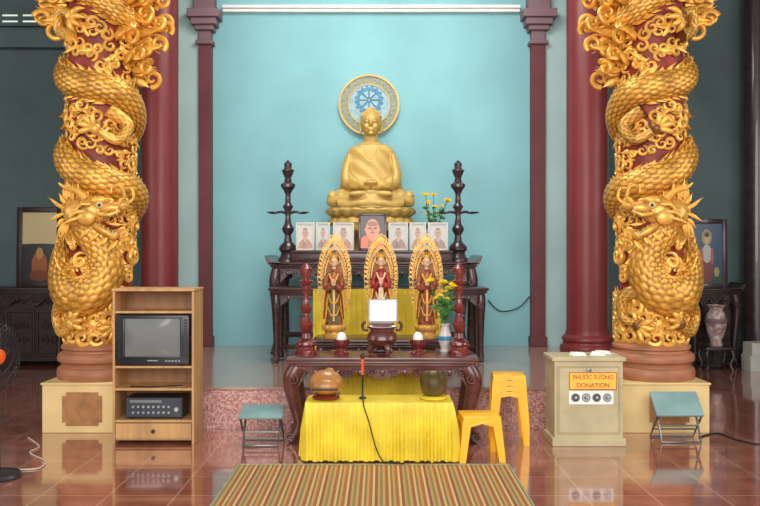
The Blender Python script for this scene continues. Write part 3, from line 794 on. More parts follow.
for k in range(8):
    a = 2*PI*k/8; b = BM(); tube(b, [(R*.05*math.cos(a), -.017, gz+R*.05*math.sin(a)), (R*.34*math.cos(a), -.017, gz+R*.34*math.sin(a))], .008, 6); obj('wheel_spoke', b, M['blue'], t)

# ------------------------------------------------------------------ framed portraits
STEPZ = 1.528
b = BM(); box(b, PX(292, 9.03), PX(452, 9.03), 9.0, 9.14, 1.40, STEPZ-.03, .004); box(b, PX(291, 9.03), PX(453, 9.03), 8.99, 9.145, STEPZ-.03, STEPZ, .006)
tag(obj('display_step', b, M['dwood']), 'long narrow dark wood step under the row of framed portraits', 'shelf')
def frame(name, label, px0, px1, py0, py1, Y, z0, pm, fm, fw=.02, cat='picture frame', group=None, tilt=-.06, dep=.02):
    w = (px1-px0)*Y/F/2; h = (py1-py0)*Y/F
    t = thing(name, label, cat, (PX((px0+px1)/2, Y), Y, z0), 0, group); t.rotation_euler = (tilt, 0, 0)
    b = BM()
    box(b, -w, -w+fw, -dep, dep*.4, 0, h, .003); box(b, w-fw, w, -dep, dep*.4, 0, h, .003); box(b, -w+fw, w-fw, -dep, dep*.4, 0, fw, .003); box(b, -w+fw, w-fw, -dep, dep*.4, h-fw, h, .003)
    obj('frame', b, fm, t)
    b = BM(); box(b, -w+fw*.9, w-fw*.9, -dep*.4, dep*.3, fw*.9, h-fw*.9); obj('picture', b, pm, t, False)
    b = BM(); box(b, -.02, .02, dep*.4, dep*.4+.006, .01, h*.8); obj('back_stay', b, fm, t, False)
    return t
def monk(name, bg, robe, skin, k=1.0, dz=0.):
    dk = tuple(int(c*.72) for c in skin)
    return picture_mat(name, bg, [(.5,.02,.46*k,.40,robe), (.42,.06,.1,.34,tuple(int(c*.8) for c in robe)), (.5,.40+dz,.11*k,.14,skin), (.5,.62+dz,.19*k,.21*k,skin), (.5-.19*k,.61+dz,.03,.06,skin), (.5+.19*k,.61+dz,.03,.06,skin), (.5,.79+dz*1.2,.15*k,.05*k,dk), (.5-.075*k,.645+dz,.045*k,.014*k,(56,40,34)), (.5+.075*k,.645+dz,.045*k,.014*k,(56,40,34)), (.5-.075*k,.675+dz,.055*k,.010*k,dk), (.5+.075*k,.675+dz,.055*k,.010*k,dk), (.5,.585+dz,.028*k,.04*k,dk), (.5,.515+dz,.07*k,.014*k,(150,74,64))])
pm1 = monk('portrait_a', (188,180,168), (160,108,80), (176,130,106)); pm2 = monk('portrait_b', (178,176,170), (136,100,86), (176,136,116)); pm3 = monk('portrait_c', (52,36,34), (214,96,36), (210,132,88), 1.5, -.04)
g = 'white framed monk portraits in a row'
for (a, c, pm, lab) in ((296,314.5,pm1,'white framed portrait of a monk beside the left tall black candlestick'),
                    (316,330,pm2,'narrow white framed portrait, second from the left end of its row'),
                    (333,354,pm1,'white framed portrait immediately left of the large central portrait'),
                    (388.5,408,pm2,'white framed portrait immediately right of the large central portrait'),
                    (409.5,426,pm1,'white framed portrait, second from the right end of its row'),
                    (428,448,pm2,'white framed portrait at the right end of its row, by the rear flowers')):
    frame('portrait_frame', lab, a, c, 222, 250, 9.03, STEPZ, pm, M['framew'], .018, group=g)
frame('portrait_frame', 'large dark framed portrait of a monk in orange in the middle of the row', 358.5, 386.5, 214, 251, 9.0, STEPZ, pm3, M['black'], .024)

# ------------------------------------------------------------------ candlesticks
def turned(prof, h, r): return [(r*a, h*z) for a, z in prof]
TP = [(1,0),(1,.03),(.85,.05),(.7,.09),(.95,.12),(.9,.15),(.4,.2),(.3,.26),(.55,.3),(.6,.33),(.35,.37),(.25,.44),(.3,.5),(.55,.54),(.3,.57),(.25,.66),(.45,.7),(.7,.73),(.7,.76),(.4,.78),(.3,.82),(.5,.86),(.6,.89),(.35,.92),(.4,.96),(.2,.98),(0,1)]
def rear_stick(label, px):
    Y = 9.25
    t = thing('candlestick', label, 'candlestick', (PX(px, Y), Y, 1.40), 0, 'tall black candlesticks on the rear altar')
    H = 1.16
    b = BM(); lathe(b, turned(TP[:7], H, .11)+[(.0, H*.2)], seg=28); obj('base', b, M['black'], t)
    b = BM(); lathe(b, [(.0,H*.19)]+turned(TP[6:], H, .115), seg=28); obj('stem', b, M['black'], t)
    for s in (-1, 1):
        b = BM(); tube(b, catmull([(0,0,H*.47), (s*.08,0,H*.49), (s*.16,0,H*.475), (s*.24,0,H*.485)], 5), [.02-.013*i/15 for i in range(16)], 8); lathe(b, [(.0,.0),(.03,.005),(.034,.012),(.0,.014)], (s*.18,0,H*.48), 14); obj('arm', b, M['black'], t)
    for (z, r) in ((.73, .085), (.88, .075)):
        b = BM(); lathe(b, [(.02,H*z),(r,H*z+.012),(r,H*z+.02),(.02,H*z+.024)], seg=24); obj('drip_pan', b, M['black'], t)
    return t
rear_stick('tall black turned candlestick on the rear altar, left of the seated statue', 288)
rear_stick('tall black turned candlestick on the rear altar, right of the seated statue', 458)
def front_stick(label, px):
    Y = 6.66; H = .74
    t = thing('candle_holder', label, 'candle holder', (PX(px, Y), Y, FZ), 0, 'red turned candle holders on the front altar')
    b = BM(); lathe(b, [(.09,0),(.092,.025),(.08,.035),(.07,.06),(.085,.08),(.08,.1),(.04,.13),(0,.13)], seg=28); obj('base', b, M['redlac'], t)
    b = BM(); lathe(b, [(0,.125),(.045,.13),(.032,.17),(.05,.21),(.06,.24),(.035,.28),(.026,.33),(.045,.36),(.05,.38),(.028,.41),(.026,.5),(.042,.53),(.03,.56),(0,.56)], seg=28); obj('stem', b, M['redlac'], t)
    b = BM(); lathe(b, [(.02,.555),(.055,.58),(.062,.6),(.03,.61),(.035,.64),(.05,.67),(.05,.7),(.03,.72),(.012,H),(0,H)], seg=28); obj('cup', b, M['redlac'], t)
    for z in (.3, .45):
        b = BM(); lathe(b, [(.02,z),(.052,z+.008),(.052,z+.016),(.02,z+.022)], seg=24); obj('collar', b, M['redlac'], t)
front_stick('red turned candle holder on the front altar beside the left standing statue', 306)
front_stick('red turned candle holder on the front altar beside the yellow flowers', 459)

# ------------------------------------------------------------------ three standing statues
def mpt(a, W, Zb, h, f=1.):
    """point on the oval outline wrapping the whole figure, only slightly pointed on top"""
    x = math.sin(a); c = math.cos(a); cz = Zb+h*.54
    if c > 0: xx = x*(1-.07*c**3); zz = c*h*.46*(1+.04*c**10)
    else: xx = x*(1-.10*(-c)); zz = c*h*.54
    return (xx*W*f, cz+zz*f)
def standing(label, px, base, robe, sash, inner, sleeve):
    Y = 7.5
    t = thing('standing_statue', label, 'statue', (PX(px, Y), Y, .72), 0, 'standing statues with gold mandorlas')
    b = BM(); lathe(b, [(.1,0),(.105,.02),(.085,.035),(.08,.05+base*.3),(.1,.06+base),(.11,.075+base),(.1,.1+base),(.06,.105+base)], seg=32)
    for k in range(14):
        a = 2*PI*k/14; ell(b, (.1*math.cos(a), .1*math.sin(a), .075+base), (.014,.024,.03), Euler((0,.3,a)), 8, 6)
    obj('lotus_base', b, M['mgold'], t)
    z = .1+base; top = .90; s = (top-z-.10)/.72; sw = s*.74
    def S(x, y, q): return Vector((x*sw, y*s, z+q*s))
    b = BM()
    lathe(b, [(.0,.0),(.078*s,.003),(.08*s,.02*s),(.062*s,.12*s),(.054*s,.24*s),(.05*s,.33*s),(.047*s,.40*s),(.058*s,.47*s),(.052*s,.515*s),(.028*s,.54*s),(0,.545*s)], (0,0,z), 48, 1.0, .95, lambda a, zz: 1+.10*math.sin(a*11)*max(0, 1-zz/(.5*s)))
    obj('robe', b, robe, t, True, 60)
    b = BM(); prism(b, [(x*s, z+q*s) for x, q in ((-.022,.42),(.022,.42),(.026,.2),(.04,.01),(-.04,.01),(-.026,.2))], -.076*s, -.055*s); obj('skirt_panel', b, inner, t)
    for c in (-1, 1):
        b = BM()
        tube(b, catmull([S(c*.075,0,.49), S(c*.108,-.02,.40), S(c*.085,-.075,.36), S(c*.03,-.095,.385)], 5), [.025*s+.007*i/15 for i in range(16)], 10)
        tube(b, catmull([S(c*.085,-.06,.36), S(c*.11,-.05,.24), S(c*.13,-.04,.06)], 5), [.029*s-.014*s*i/10 for i in range(11)], 8, .5)
        sl = obj('sleeve', b, sleeve, t, True, 60)
        b = BM(); tube(b, catmull([S(c*.105,-.075,.34), S(c*.128,-.066,.24), S(c*.145,-.055,.06)], 5), .005*s, 6); obj('sleeve_hem', b, M['gold2'], sl)
    b = BM()
    ell(b, S(0,-.005,.62), (.036*s,.045*s,.054*s)); ell(b, S(0,-.018,.595), (.028*s,.032*s,.034*s)); tube(b, [S(0,0,.52), S(0,0,.6)], .02*s, 12); ell(b, S(0,0,.51), (.036*s,.033*s,.03*s))
    ell(b, S(0,-.05,.608), (.006*s,.012*s,.013*s)); ell(b, S(0,-.046,.583), (.012*s,.006*s,.004*s))
    for c in (-1, 1): ell(b, S(c*.05,0,.605), (.007*s,.012*s,.024*s))
    fused('head', b, M['skin'], t, .0042, 2)
    for c in (-1, 1):
        b = BM(); ell(b, S(c*.019,-.05,.62), (.008*s,.005*s,.003*s), None, 8, 6); obj('eye', b, M['hair'], t)
        b = BM(); ell(b, S(c*.012,-.1,.4), (.012*s,.014*s,.02*s), None, 10, 8)
        for f in range(4): tube(b, [S(c*.01,-.098-.006*f,.41), S(c*.006,-.102-.006*f,.435), S(c*.004,-.1-.005*f,.452-.003*f)], [.0055*s,.005*s,.003*s], 6)
        tube(b, [S(c*.018,-.095,.405), S(c*.024,-.1,.425), S(c*.022,-.104,.438)], [.006*s,.005*s,.003*s], 6)
        obj('hand', b, M['skin'], t)
    b = BM(); ell(b, S(0,.012,.645), (.040*s,.045*s,.040*s)); ell(b, S(0,.012,.695), (.021*s,.022*s,.026*s)); obj('hair', b, M['hair'], t)
    b = BM(); lathe(b, [(.040*s,.0),(.043*s,.012*s),(.042*s,.03*s),(.038*s,.03*s),(.038*s,0)], (0,0,z+.65*s), 24, 1, 1, None)
    for k in range(5):
        a = -PI/2+(-1+k*.5)*.9; tuft(b, Vector((.041*s*math.cos(a), .041*s*math.sin(a), z+.67*s)), Vector((0,0,1)), Vector((math.cos(a), math.sin(a), 0)), .045*s, .012*s, .1)
    obj('crown', b, M['gold2'], t)
    b = BM()
    tube(b, catmull([S(-.06,-.05,.5), S(-.02,-.066,.43), S(.02,-.066,.43), S(.06,-.05,.5)], 6), .009*s, 8)
    tube(b, catmull([S(0,-.075,.34), S(.004,-.08,.2), S(0,-.084,.04)], 6), .010*s, 8, .35, (0,1,0))
    tube(b, catmull([S(-.07,-.03,.30), S(-.03,-.074,.22), S(.03,-.074,.22), S(.07,-.03,.30)], 6), .009*s, 8)
    tube(b, catmull([S(-.076,-.03,.17), S(-.03,-.08,.1), S(.03,-.08,.1), S(.076,-.03,.17)], 6), .008*s, 8)
    obj('sash', b, sash, t)
    W = .155; Zb = .08+base*.4; h = top+.035-Zb
    N = 120
    def outline(f0, f1, y0, y1, scal=0.):
        b = BM(); vs = []
        for k in range(N):
            a = 2*PI*k/N; q = 1+scal*math.cos(a*24)
            A_ = mpt(a, W, Zb, h, f0); B_ = mpt(a, W, Zb, h, f1*q)
            vs.append([b.verts.new((A_[0], y0, A_[1])), b.verts.new((B_[0], y0, B_[1])), b.verts.new((B_[0], y1, B_[1])), b.verts.new((A_[0], y1, A_[1]))])
        for k in range(N):
            p, q = vs[k], vs[(k+1) % N]
            for j in range(4): b.faces.new((p[j], p[(j+1) % 4], q[(j+1) % 4], q[j]))
        return b
    # pierced board: rim rings joined by curls, openings between them
    md = obj('mandorla', outline(.54, .61, .082, .102), M['mgold'], t)
    obj('outer_rim', outline(.81, .85, .082, .102), M['mgold'], md)
    obj('edge_rim', outline(.99, 1.02, .082, .098, .012), M['mgold'], md)
    for half in (0, 1):
        b = BM()
        for k in range(half*26, half*26+26):
            a = 2*PI*k/52
            x0, z0_ = mpt(a, W, Zb, h, .71); scroll(b, x0, z0_, .088, .0155, a, 1 if a < PI else -1, .0042)
            x0, z0_ = mpt(a+.03, W, Zb, h, .92); scroll(b, x0, z0_, .09, .0125, -a+PI/2, 1 if a < PI else -1, .0042)
            p0 = mpt(a, W, Zb, h, .84); p1 = mpt(a-.05*(1 if a < PI else -1), W, Zb, h, .99)
            d = Vector((p1[0]-p0[0], 0, p1[1]-p0[1])); tuft(b, Vector((p0[0], .09, p0[1])), d, Vector((0,0,1)) if abs(d.z) < abs(d.x) else Vector((d.x+.001,0,0)), d.length, .0065, .3)
        obj('flame_border', b, M['gold2'], md)
    b = BM(); n_ = 40; pts = [mpt(2*PI*k/n_, W, Zb, h, .57) for k in range(n_)]; prism(b, pts, .094, .102); obj('inner_board', b, M['panel'], md)
    ring_pts = [(.052*math.cos(2*PI*k/30), .07, z+.63*s+.052*math.sin(2*PI*k/30)) for k in range(31)]
    b = BM(); tube(b, ring_pts, .005, 6); obj('head_ring', b, M['gold2'], md)
standing('standing statue with green skirt panel, maroon sleeves and gold mandorla, left of the lit panel', 334, .02, M['robe2'], M['gold2'], M['greenrobe'], M['maroon'])
standing('standing red robed statue with gold mandorla directly behind the lit panel', 381, .05, M['red'], M['robew'], M['robew'], M['red'])
standing('standing statue with red skirt panel, maroon sleeves and gold mandorla behind the yellow flowers', 426.5, .02, M['robe2'], M['gold2'], M['red'], M['maroon'])

# ------------------------------------------------------------------ things on the front altar
Y = 6.8
t = thing('light_box', 'small brightly lit white panel on a stand in the middle of the front altar', 'lamp', (PX(383, Y), Y, FZ))
b = BM(); box(b, -.08, .08, -.05, .05, 0, .025, .005); box(b, -.05, .05, -.03, .03, .025, .235, .005); box(b, -.09, .09, -.045, .045, .225, .25, .005); obj('stand', b, M['dwood2'], t)
b = BM(); box(b, -.122, .122, -.024, .03, .25, .266, .003); box(b, -.122, .122, -.024, .03, .424, .44, .003); box(b, -.122, -.104, -.024, .03, .266, .424, .003); box(b, .104, .122, -.024, .03, .266, .424, .003); obj('casing', b, M['silver'], t, False)
b = BM(); box(b, -.104, .104, -.012, .02, .266, .424, .002); obj('lit_panel', b, M['glow'], t, False)
Y = 6.59
t = thing('incense_burner', 'dark footed incense burner in front of the lit panel', 'incense burner', (PX(382, Y), Y, FZ))
b = BM(); lathe(b, [(.0,.06),(.05,.062),(.1,.09),(.125,.13),(.12,.17),(.095,.195),(.1,.215),(.122,.225),(.122,.235),(.1,.235),(.09,.215),(0,.21)], seg=36); obj('bowl', b, M['dwood2'], t)
for k in range(3):
    a = -PI/2+2*PI*k/3+.5; b = BM(); tube(b, catmull([(.08*math.cos(a),.08*math.sin(a),.085), (.1*math.cos(a),.1*math.sin(a),.05), (.085*math.cos(a),.085*math.sin(a),.01)], 4), [.026,.026,.026,.025,.023,.021,.02,.018,.018], 8)
    for v in b.verts: v.co.z = max(0, v.co.z)
    obj('leg', b, M['dwood2'], t)
for s in (-1, 1):
    b = BM(); tube(b, catmull([(s*.11,0,.2), (s*.15,0,.21), (s*.155,0,.25), (s*.13,0,.27)], 5), .012, 8); obj('handle', b, M['dwood2'], t)
for px, lab in ((341.5, 'small red pedestal cup with white top, left of the incense burner'), (418, 'small red pedestal cup with white top, right of the incense burner')):
    Y = 6.66
    t = thing('offering_cup', lab, 'cup', (PX(px, Y), Y, FZ), 0, 'red cups on the front altar')
    b = BM(); lathe(b, [(.06,0),(.062,.012),(.036,.03),(.03,.045),(.055,.065),(.068,.095),(.066,.12),(.055,.12),(.05,.1),(0,.095)], seg=24); obj('cup', b, M['redlac'], t)
    b = BM(); lathe(b, [(.0,.1),(.042,.11),(.04,.14),(.03,.165),(.015,.178),(0,.18)], seg=20); obj('candle', b, M['paper'], t)
def flower_proto(name, label, L, group):
    t = thing(name, label, 'flower', (0,0,0), 0, group)
    b = BM(); tube(b, catmull([(0,0,-.1), (.004,.0,L*.4), (.012,.004,L*.75), (.01,.0,L)], 5), .0035, 6); obj('stem', b, M['green'], t)
    b = BM()
    for row in range(4):
        m = 13-2*row; el = .15+.35*row
        for k in range(m):
            a = 2*PI*k/m+row*.4; d = Vector((math.cos(el)*math.cos(a), math.cos(el)*math.sin(a), math.sin(el)))
            tuft(b, Vector((.01,0,L)), d, Vector((0,0,1)), .040-.004*row, .008, .25)
    obj('blossom', b, M['petal'], t)
    for k in range(4):
        a = k*2.3; z = L*(.3+.14*k); b = BM()
        tuft(b, Vector((.005,0,z)), Vector((math.cos(a), math.sin(a), .5)), Vector((0,0,-1)), .07, .02, .3); obj('leaf', b, M['green'], t)
    return t
def bouquet(px, Y, z, vh, label, flab, group, n, spread, seed, L, lean=0.):
    t = thing('flower_vase', label, 'vase', (PX(px, Y), Y, z))
    b = BM(); lathe(b, [(.04,0),(.045,.01),(.035,vh*.12),(.055,vh*.4),(.058,vh*.55),(.035,vh*.8),(.03,vh*.88),(.045,vh),(.038,vh),(.025,vh*.88),(.03,vh*.6),(0,vh*.55)], seg=28); obj('vase_body', b, M['china'], t)
    b = BM(); lathe(b, [(.0565,vh*.42),(.0605,vh*.47),(.0605,vh*.53),(.057,vh*.57)], seg=28); obj('band', b, M['blue'], t)
    rnd = random.Random(seed); proto = flower_proto('chrysanthemum', flab, L, group)
    for k in range(n):
        a = 2*PI*k/n*1.618*2; q = spread*math.sqrt((k+.3)/n)
        rot = (q*math.cos(a), q*math.sin(a)+lean, rnd.uniform(0, 6)); sc = rnd.uniform(.62, 1.2)
        loc = (PX(px, Y)+.008*math.cos(a), Y+.008*math.sin(a), z+vh-.03)
        if k == 0: proto.location = loc; proto.rotation_euler = rot; proto.scale = (sc,)*3
        else: dup(proto, loc, rot, None, (sc,)*3)
bouquet(445, 6.78, FZ, .24, 'pale vase of yellow flowers on the front altar beside the red candle holder', 'yellow chrysanthemum in the vase on the front altar', 'yellow chrysanthemums on the front altar', 15, .44, 4, .34)
bouquet(432, 9.24, 1.40, .27, 'pale vase of yellow flowers on the rear altar behind the portraits', 'small yellow flower in the vase on the rear altar', 'yellow flowers on the rear altar', 12, .38, 9, .46, -.06)

# ------------------------------------------------------------------ things on the low yellow table
Y = 6.01
t = thing('wooden_fish_drum', 'round brown wooden drum on a cushion at the left end of the low yellow table', 'drum', (PX(326, Y), Y, LZ))
b = BM(); ell(b, (0,.01,.115), (.13,.11,.098)); ell(b, (.0,-.06,.1), (.1,.07,.06)); ell(b, (.02,.08,.19), (.04,.05,.03))
fused('drum_body', b, M['wfish'], t, .008, 4)
b = BM(); box(b, -.095, .095, -.132, -.11, .082, .096, .004); obj('slit', b, M['hair'], t)
b = BM(); lathe(b, [(.0,0),(.08,.0),(.1,.008),(.102,.016),(.09,.026),(.06,.03),(0,.028)], seg=28); obj('cushion', b, M['redlac'], t)
t = thing('singing_bowl', 'dark bronze bowl bell on a cushion at the right end of the low yellow table', 'bell', (PX(433.5, Y), Y, LZ))
b = BM(); lathe(b, [(0,.022),(.05,.024),(.085,.047),(.1,.09),(.102,.14),(.098,.178),(.104,.188),(.104,.193),(.094,.193),(.09,.178),(.093,.14),(.09,.09),(.07,.05),(0,.04)], seg=36); obj('bowl', b, M['bronze'], t)
b = BM(); lathe(b, [(.0,0),(.085,.0),(.1,.008),(.102,.014),(.09,.022),(.06,.025),(0,.024)], seg=28); obj('cushion', b, M['yellow'], t)
mx_ = PX(362.5, Y)
t = thing('microphone', 'slim desk microphone with orange grip standing on the low yellow table', 'microphone', (mx_, Y, LZ))
b = BM(); lathe(b, [(.026,0),(.028,.008),(.02,.014),(.01,.02),(0,.02)], seg=24); obj('base', b, M['plastic'], t)
b = BM(); tube(b, catmull([(0,0,.015), (0,0,.12), (.004,-.01,.2), (0,-.02,.24)], 5), .006, 8); obj('gooseneck', b, M['plastic'], t)
b = BM(); tube(b, [(0,-.018,.18), (0,-.022,.24), (0,-.026,.3)], [.011,.012,.013], 12); obj('grip', b, M['orange'], t)
b = BM(); ell(b, (0,-.03,.32), (.016,.016,.026)); obj('capsule', b, M['plastic'], t)
def cable(name, pts, r, m, label):
    b = BM(); tube(b, catmull(pts, 8), r, 6); return tag(obj(name, b, m), label, 'cable')
cable('microphone_cable', [(mx_, 5.98, LZ+.01), (mx_+.01, 5.85, LZ+.008), (mx_+.015, 5.80, LZ-.02), (mx_+.05, 5.785, .3), (mx_+.1, 5.778, .12), (mx_+.15, 5.772, .025), (mx_+.2, 5.75, .02), (mx_+.3, 5.73, .018)], .005, M['cord'], 'thin black cable running down the front of the yellow cloth')

# ------------------------------------------------------------------ television cabinet
Y0, Y1 = 6.38, 6.70; X0, X1 = PX(112.5, 6.38), PX(194, 6.38); w = (X1-X0)/2; dd = (Y1-Y0)/2; H = 1.2
t = thing('television_cabinet', 'open tan wooden cabinet holding a television in front of a dragon column', 'cabinet', ((X0+X1)/2, (Y0+Y1)/2, 0))
for s in (-1, 1):
    b = BM(); box(b, s*w-.009-s*.009, s*w+.009-s*.009, -dd, dd, 0, H, .002); obj('side_panel', b, M['tan'], t, False)
b = BM(); box(b, -w-.006, w+.006, -dd-.008, dd, H, H+.022, .004); obj('top', b, M['tan'], t, False)
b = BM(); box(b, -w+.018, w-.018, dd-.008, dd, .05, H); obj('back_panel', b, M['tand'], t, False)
TS = .615
for z in (1.045, TS, .44, .19):
    b = BM(); box(b, -w+.018, w-.018, -dd+.004, dd-.008, z-.018, z, .002); obj('shelf', b, M['tan'], t, False)
b = BM(); box(b, -w+.018, w-.018, -dd+.02, dd-.008, .03, .045); obj('bottom_panel', b, M['tan'], t, False)
b = BM(); box(b, -w+.022, w-.022, -dd, -dd+.018, .045, .165, .003); dr = obj('drawer', b, M['tan'], t, False)
b = BM(); lathe(b, [(.0,-.02),(.014,-.018),(.016,-.01),(.008,0)], (0,0,0), 16)
for v in b.verts: v.co = Vector((v.co.x, -dd+v.co.z, .105+v.co.y))
obj('knob', b, M['ink'], dr)
cxT, cyT = (X0+X1)/2, (Y0+Y1)/2
# television
t = thing('television', 'black box-shaped television with a grey screen inside the tan cabinet', 'television', (cxT, 6.36, TS))
b = BM(); box(b, -.285, .285, 0, .05, .012, .40, .012)
prism_pts = [(-.26,.03),(.26,.03),(.26,.37),(-.26,.37)]
va = [b.verts.new((x, .05, z)) for x, z in prism_pts]; vb = [b.verts.new((x*.72, .30, .05+(z-.03)*.75)) for x, z in prism_pts]
b.faces.new(va); b.faces.new(vb[::-1])
for k in range(4): b.faces.new((va[k], vb[k], vb[(k+1) % 4], va[(k+1) % 4]))
box(b, -.2, .2, .03, .2, 0, .03, .004)
obj('casing', b, M['plastic'], t)
b = BM()
N = 14; G = []
for j in range(N+1):
    row = []
    for i in range(N+1):
        u, v = -1+2*i/N, -1+2*j/N; row.append(b.verts.new((u*.215, -.004-.012*(1-u*u)*(1-v*v), .225+v*.148)))
    G.append(row)
for j in range(N):
    for i in range(N): b.faces.new((G[j][i], G[j][i+1], G[j+1][i+1], G[j+1][i]))
obj('screen', b, M['screen'], t)
b = BM()
for (x0, x1, z0, z1) in ((-.235,.235,.374,.384),(-.235,.235,.066,.076),(-.235,-.217,.076,.374),(.217,.235,.076,.374)): box(b, x0, x1, -.012, .0, z0, z1, .003)
obj('bezel', b, M['plastic'], t)
for s in (-1, 1):
    b = BM()
    for k in range(14): box(b, s*.258-.014, s*.258+.014, -.004, .0, .07+k*.022, .082+k*.022)
    obj('speaker_grille', b, M['cord'], t, False)
b = BM(); box(b, -.04, .04, -.004, 0, .042, .049, .001); obj('badge', b, M['silver'], t, False)
for k in range(5):
    b = BM(); box(b, .1+k*.025, .115+k*.025, -.005, 0, .038, .048, .001); obj('button', b, M['silver'], t, False)
# amplifier
t = thing('amplifier', 'black amplifier with rows of knobs on the lower cabinet shelf', 'amplifier', (cxT-.005, 6.42, .19))
b = BM(); box(b, -.225, .225, 0, .22, .012, .17, .004); obj('case', b, M['plastic'], t, False)
for s in (-1, 1):
    for y in (.03, .19):
        b = BM(); lathe(b, [(.015,0),(.015,.014),(0,.014)], (s*.19,y,0), 12); obj('foot', b, M['cord'], t)
b = BM(); box(b, -.215, .215, -.006, .001, .02, .162, .002); obj('front_panel', b, M['face'], t, False)
for r_ in range(2):
    for k in range(8):
        b = BM(); lathe(b, [(.011,0),(.011,.012),(.008,.016),(0,.016)], (0,0,0), 12)
        for v in b.verts: v.co = Vector((v.co.x-.16+k*.04, -.006-v.co.z, v.co.y+.055+r_*.045))
        obj('knob', b, M['silver'], t)
b = BM(); lathe(b, [(.02,0),(.02,.015),(.016,.02),(0,.02)], (0,0,0), 18)
for v in b.verts: v.co = Vector((v.co.x+.18, -.006-v.co.z, v.co.y+.08))
obj('volume_knob', b, M['silver'], t)
b = BM(); box(b, -.19, .06, -.0075, -.005, .132, .152); obj('display_strip', b, M['steel'], t, False)
cable('cabinet_cord', [(cxT-.2, 6.45, TS-.17), (cxT-.05, 6.42, TS-.168), (cxT+.08, 6.46, TS-.17), (cxT+.2, 6.5, TS-.169)], .005, M['cord'], 'black cord lying on the middle shelf of the tan cabinet')

# ------------------------------------------------------------------ donation box
DX0, DX1 = PX(554.5, 6.33), PX(623, 6.33); w = (DX1-DX0)/2; cxd = (DX0+DX1)/2; Yf = 6.33; dp = .33
t = thing('donation_box', 'cream metal donation box with a yellow sign in front of the plinth', 'donation box', (cxd, Yf+dp/2, 0))
f = -dp/2
b = BM(); box(b, -w, w, f, -f, .06, .665, .004); obj('body', b, M['boxm'], t, False)
b = BM(); box(b, -w-.02, w+.02, f-.02, -f, 0, .065, .006); obj('base', b, M['boxm'], t, False)
b = BM(); box(b, -w-.02, w+.02, f-.02, -f, .66, .69, .005); obj('lid', b, M['boxm'], t, False)
b = BM(); box(b, -.06, .06, -.012, .012, .6895, .692); obj('coin_slot', b, M['ink'], t, False)
b = BM()
for (x0, x1, z0, z1) in ((-w+.02,w-.02,.61,.625),(-w+.02,w-.02,.09,.105),(-w+.02,-w+.035,.105,.61),(w-.035,w-.02,.105,.61)): box(b, x0, x1, f-.006, f+.002, z0, z1, .003)
obj('door_frame', b, M['boxd'], t, False)
b = BM(); box(b, -w+.038, w-.038, f-.004, f+.001, .11, .605, .002); dr = obj('door', b, M['boxm'], t, False)
b = BM(); lathe(b, [(.018,0),(.018,.01),(.0,.014)], (0,0,0), 16)
for v in b.verts: v.co = Vector((v.co.x, f-.004-v.co.z, v.co.y+.590))
obj('lock', b, M['steel'], dr)
b = BM(); box(b, -.155, .215, f-.011, f-.004, .44, .575, .002); sg = obj('sign', b, M['signy'], t, False)
b = BM()
for (x0, x1, z0, z1) in ((-.155,.215,.44,.445),(-.155,.215,.570,.575),(-.155,-.15,.445,.570),(.21,.215,.445,.570)): box(b, x0, x1, f-.0125, f-.010, z0, z1)
obj('sign_border', b, M['signr'], sg, False)
text('PHƯỚC SƯƠNG', .048, M['signr'], sg, (.03, f-.012, .535), 'lettering', .31)
text('DONATION', .048, M['signr'], sg, (.03, f-.012, .473), 'lettering', .25)
b = BM(); box(b, -.155, .19, f-.010, f-.004, .325, .43, .002); pq = obj('plaque', b, M['paper'], t, False)
def disc(r, x, z, y0, m, par, name):
    b = BM(); lathe(b, [(r,0),(r,.001),(0,.001)], (0,0,0), 24)
    for v in b.verts: v.co = Vector((v.co.x+x, y0-v.co.z, v.co.y+z))
    return obj(name, b, m, par)
for k in range(4):
    x = -.105+k*.082
    disc(.034, x, .378, f-.0101, M['grey'], pq, 'dial'); disc(.026, x, .378, f-.0112, M['silver'] if k % 2 else M['face'], pq, 'dial_face'); disc(.014, x, .378, f-.0123, M['face'] if k % 2 else M['grey'], pq, 'dial_centre'); disc(.006, x+.004, .381, f-.0134, M['paper'], pq, 'dial_dot')
for k, (x, y, a) in enumerate(((-.06,-.06,.2),(.1,-.05,-.3),(.16,.04,.15))):
    t2 = thing('paper_slip', ['white folded paper on the donation box, leftmost of three', 'white folded paper on the donation box, middle of three', 'white folded paper on the donation box, rightmost of three'][k], 'paper', (cxd+x, Yf+dp/2+y, .692), a, 'papers on the donation box')
    b = BM(); box(b, -.06, .06, -.04, .04, 0, .006); obj('sheet', b, M['paper'], t2, False)
    b = BM(); prism(b, [(-.055,.006),(.055,.006),(.05,.022),(-.045,.028)], -.03, .03); obj('fold', b, M['paper'], t2, False)

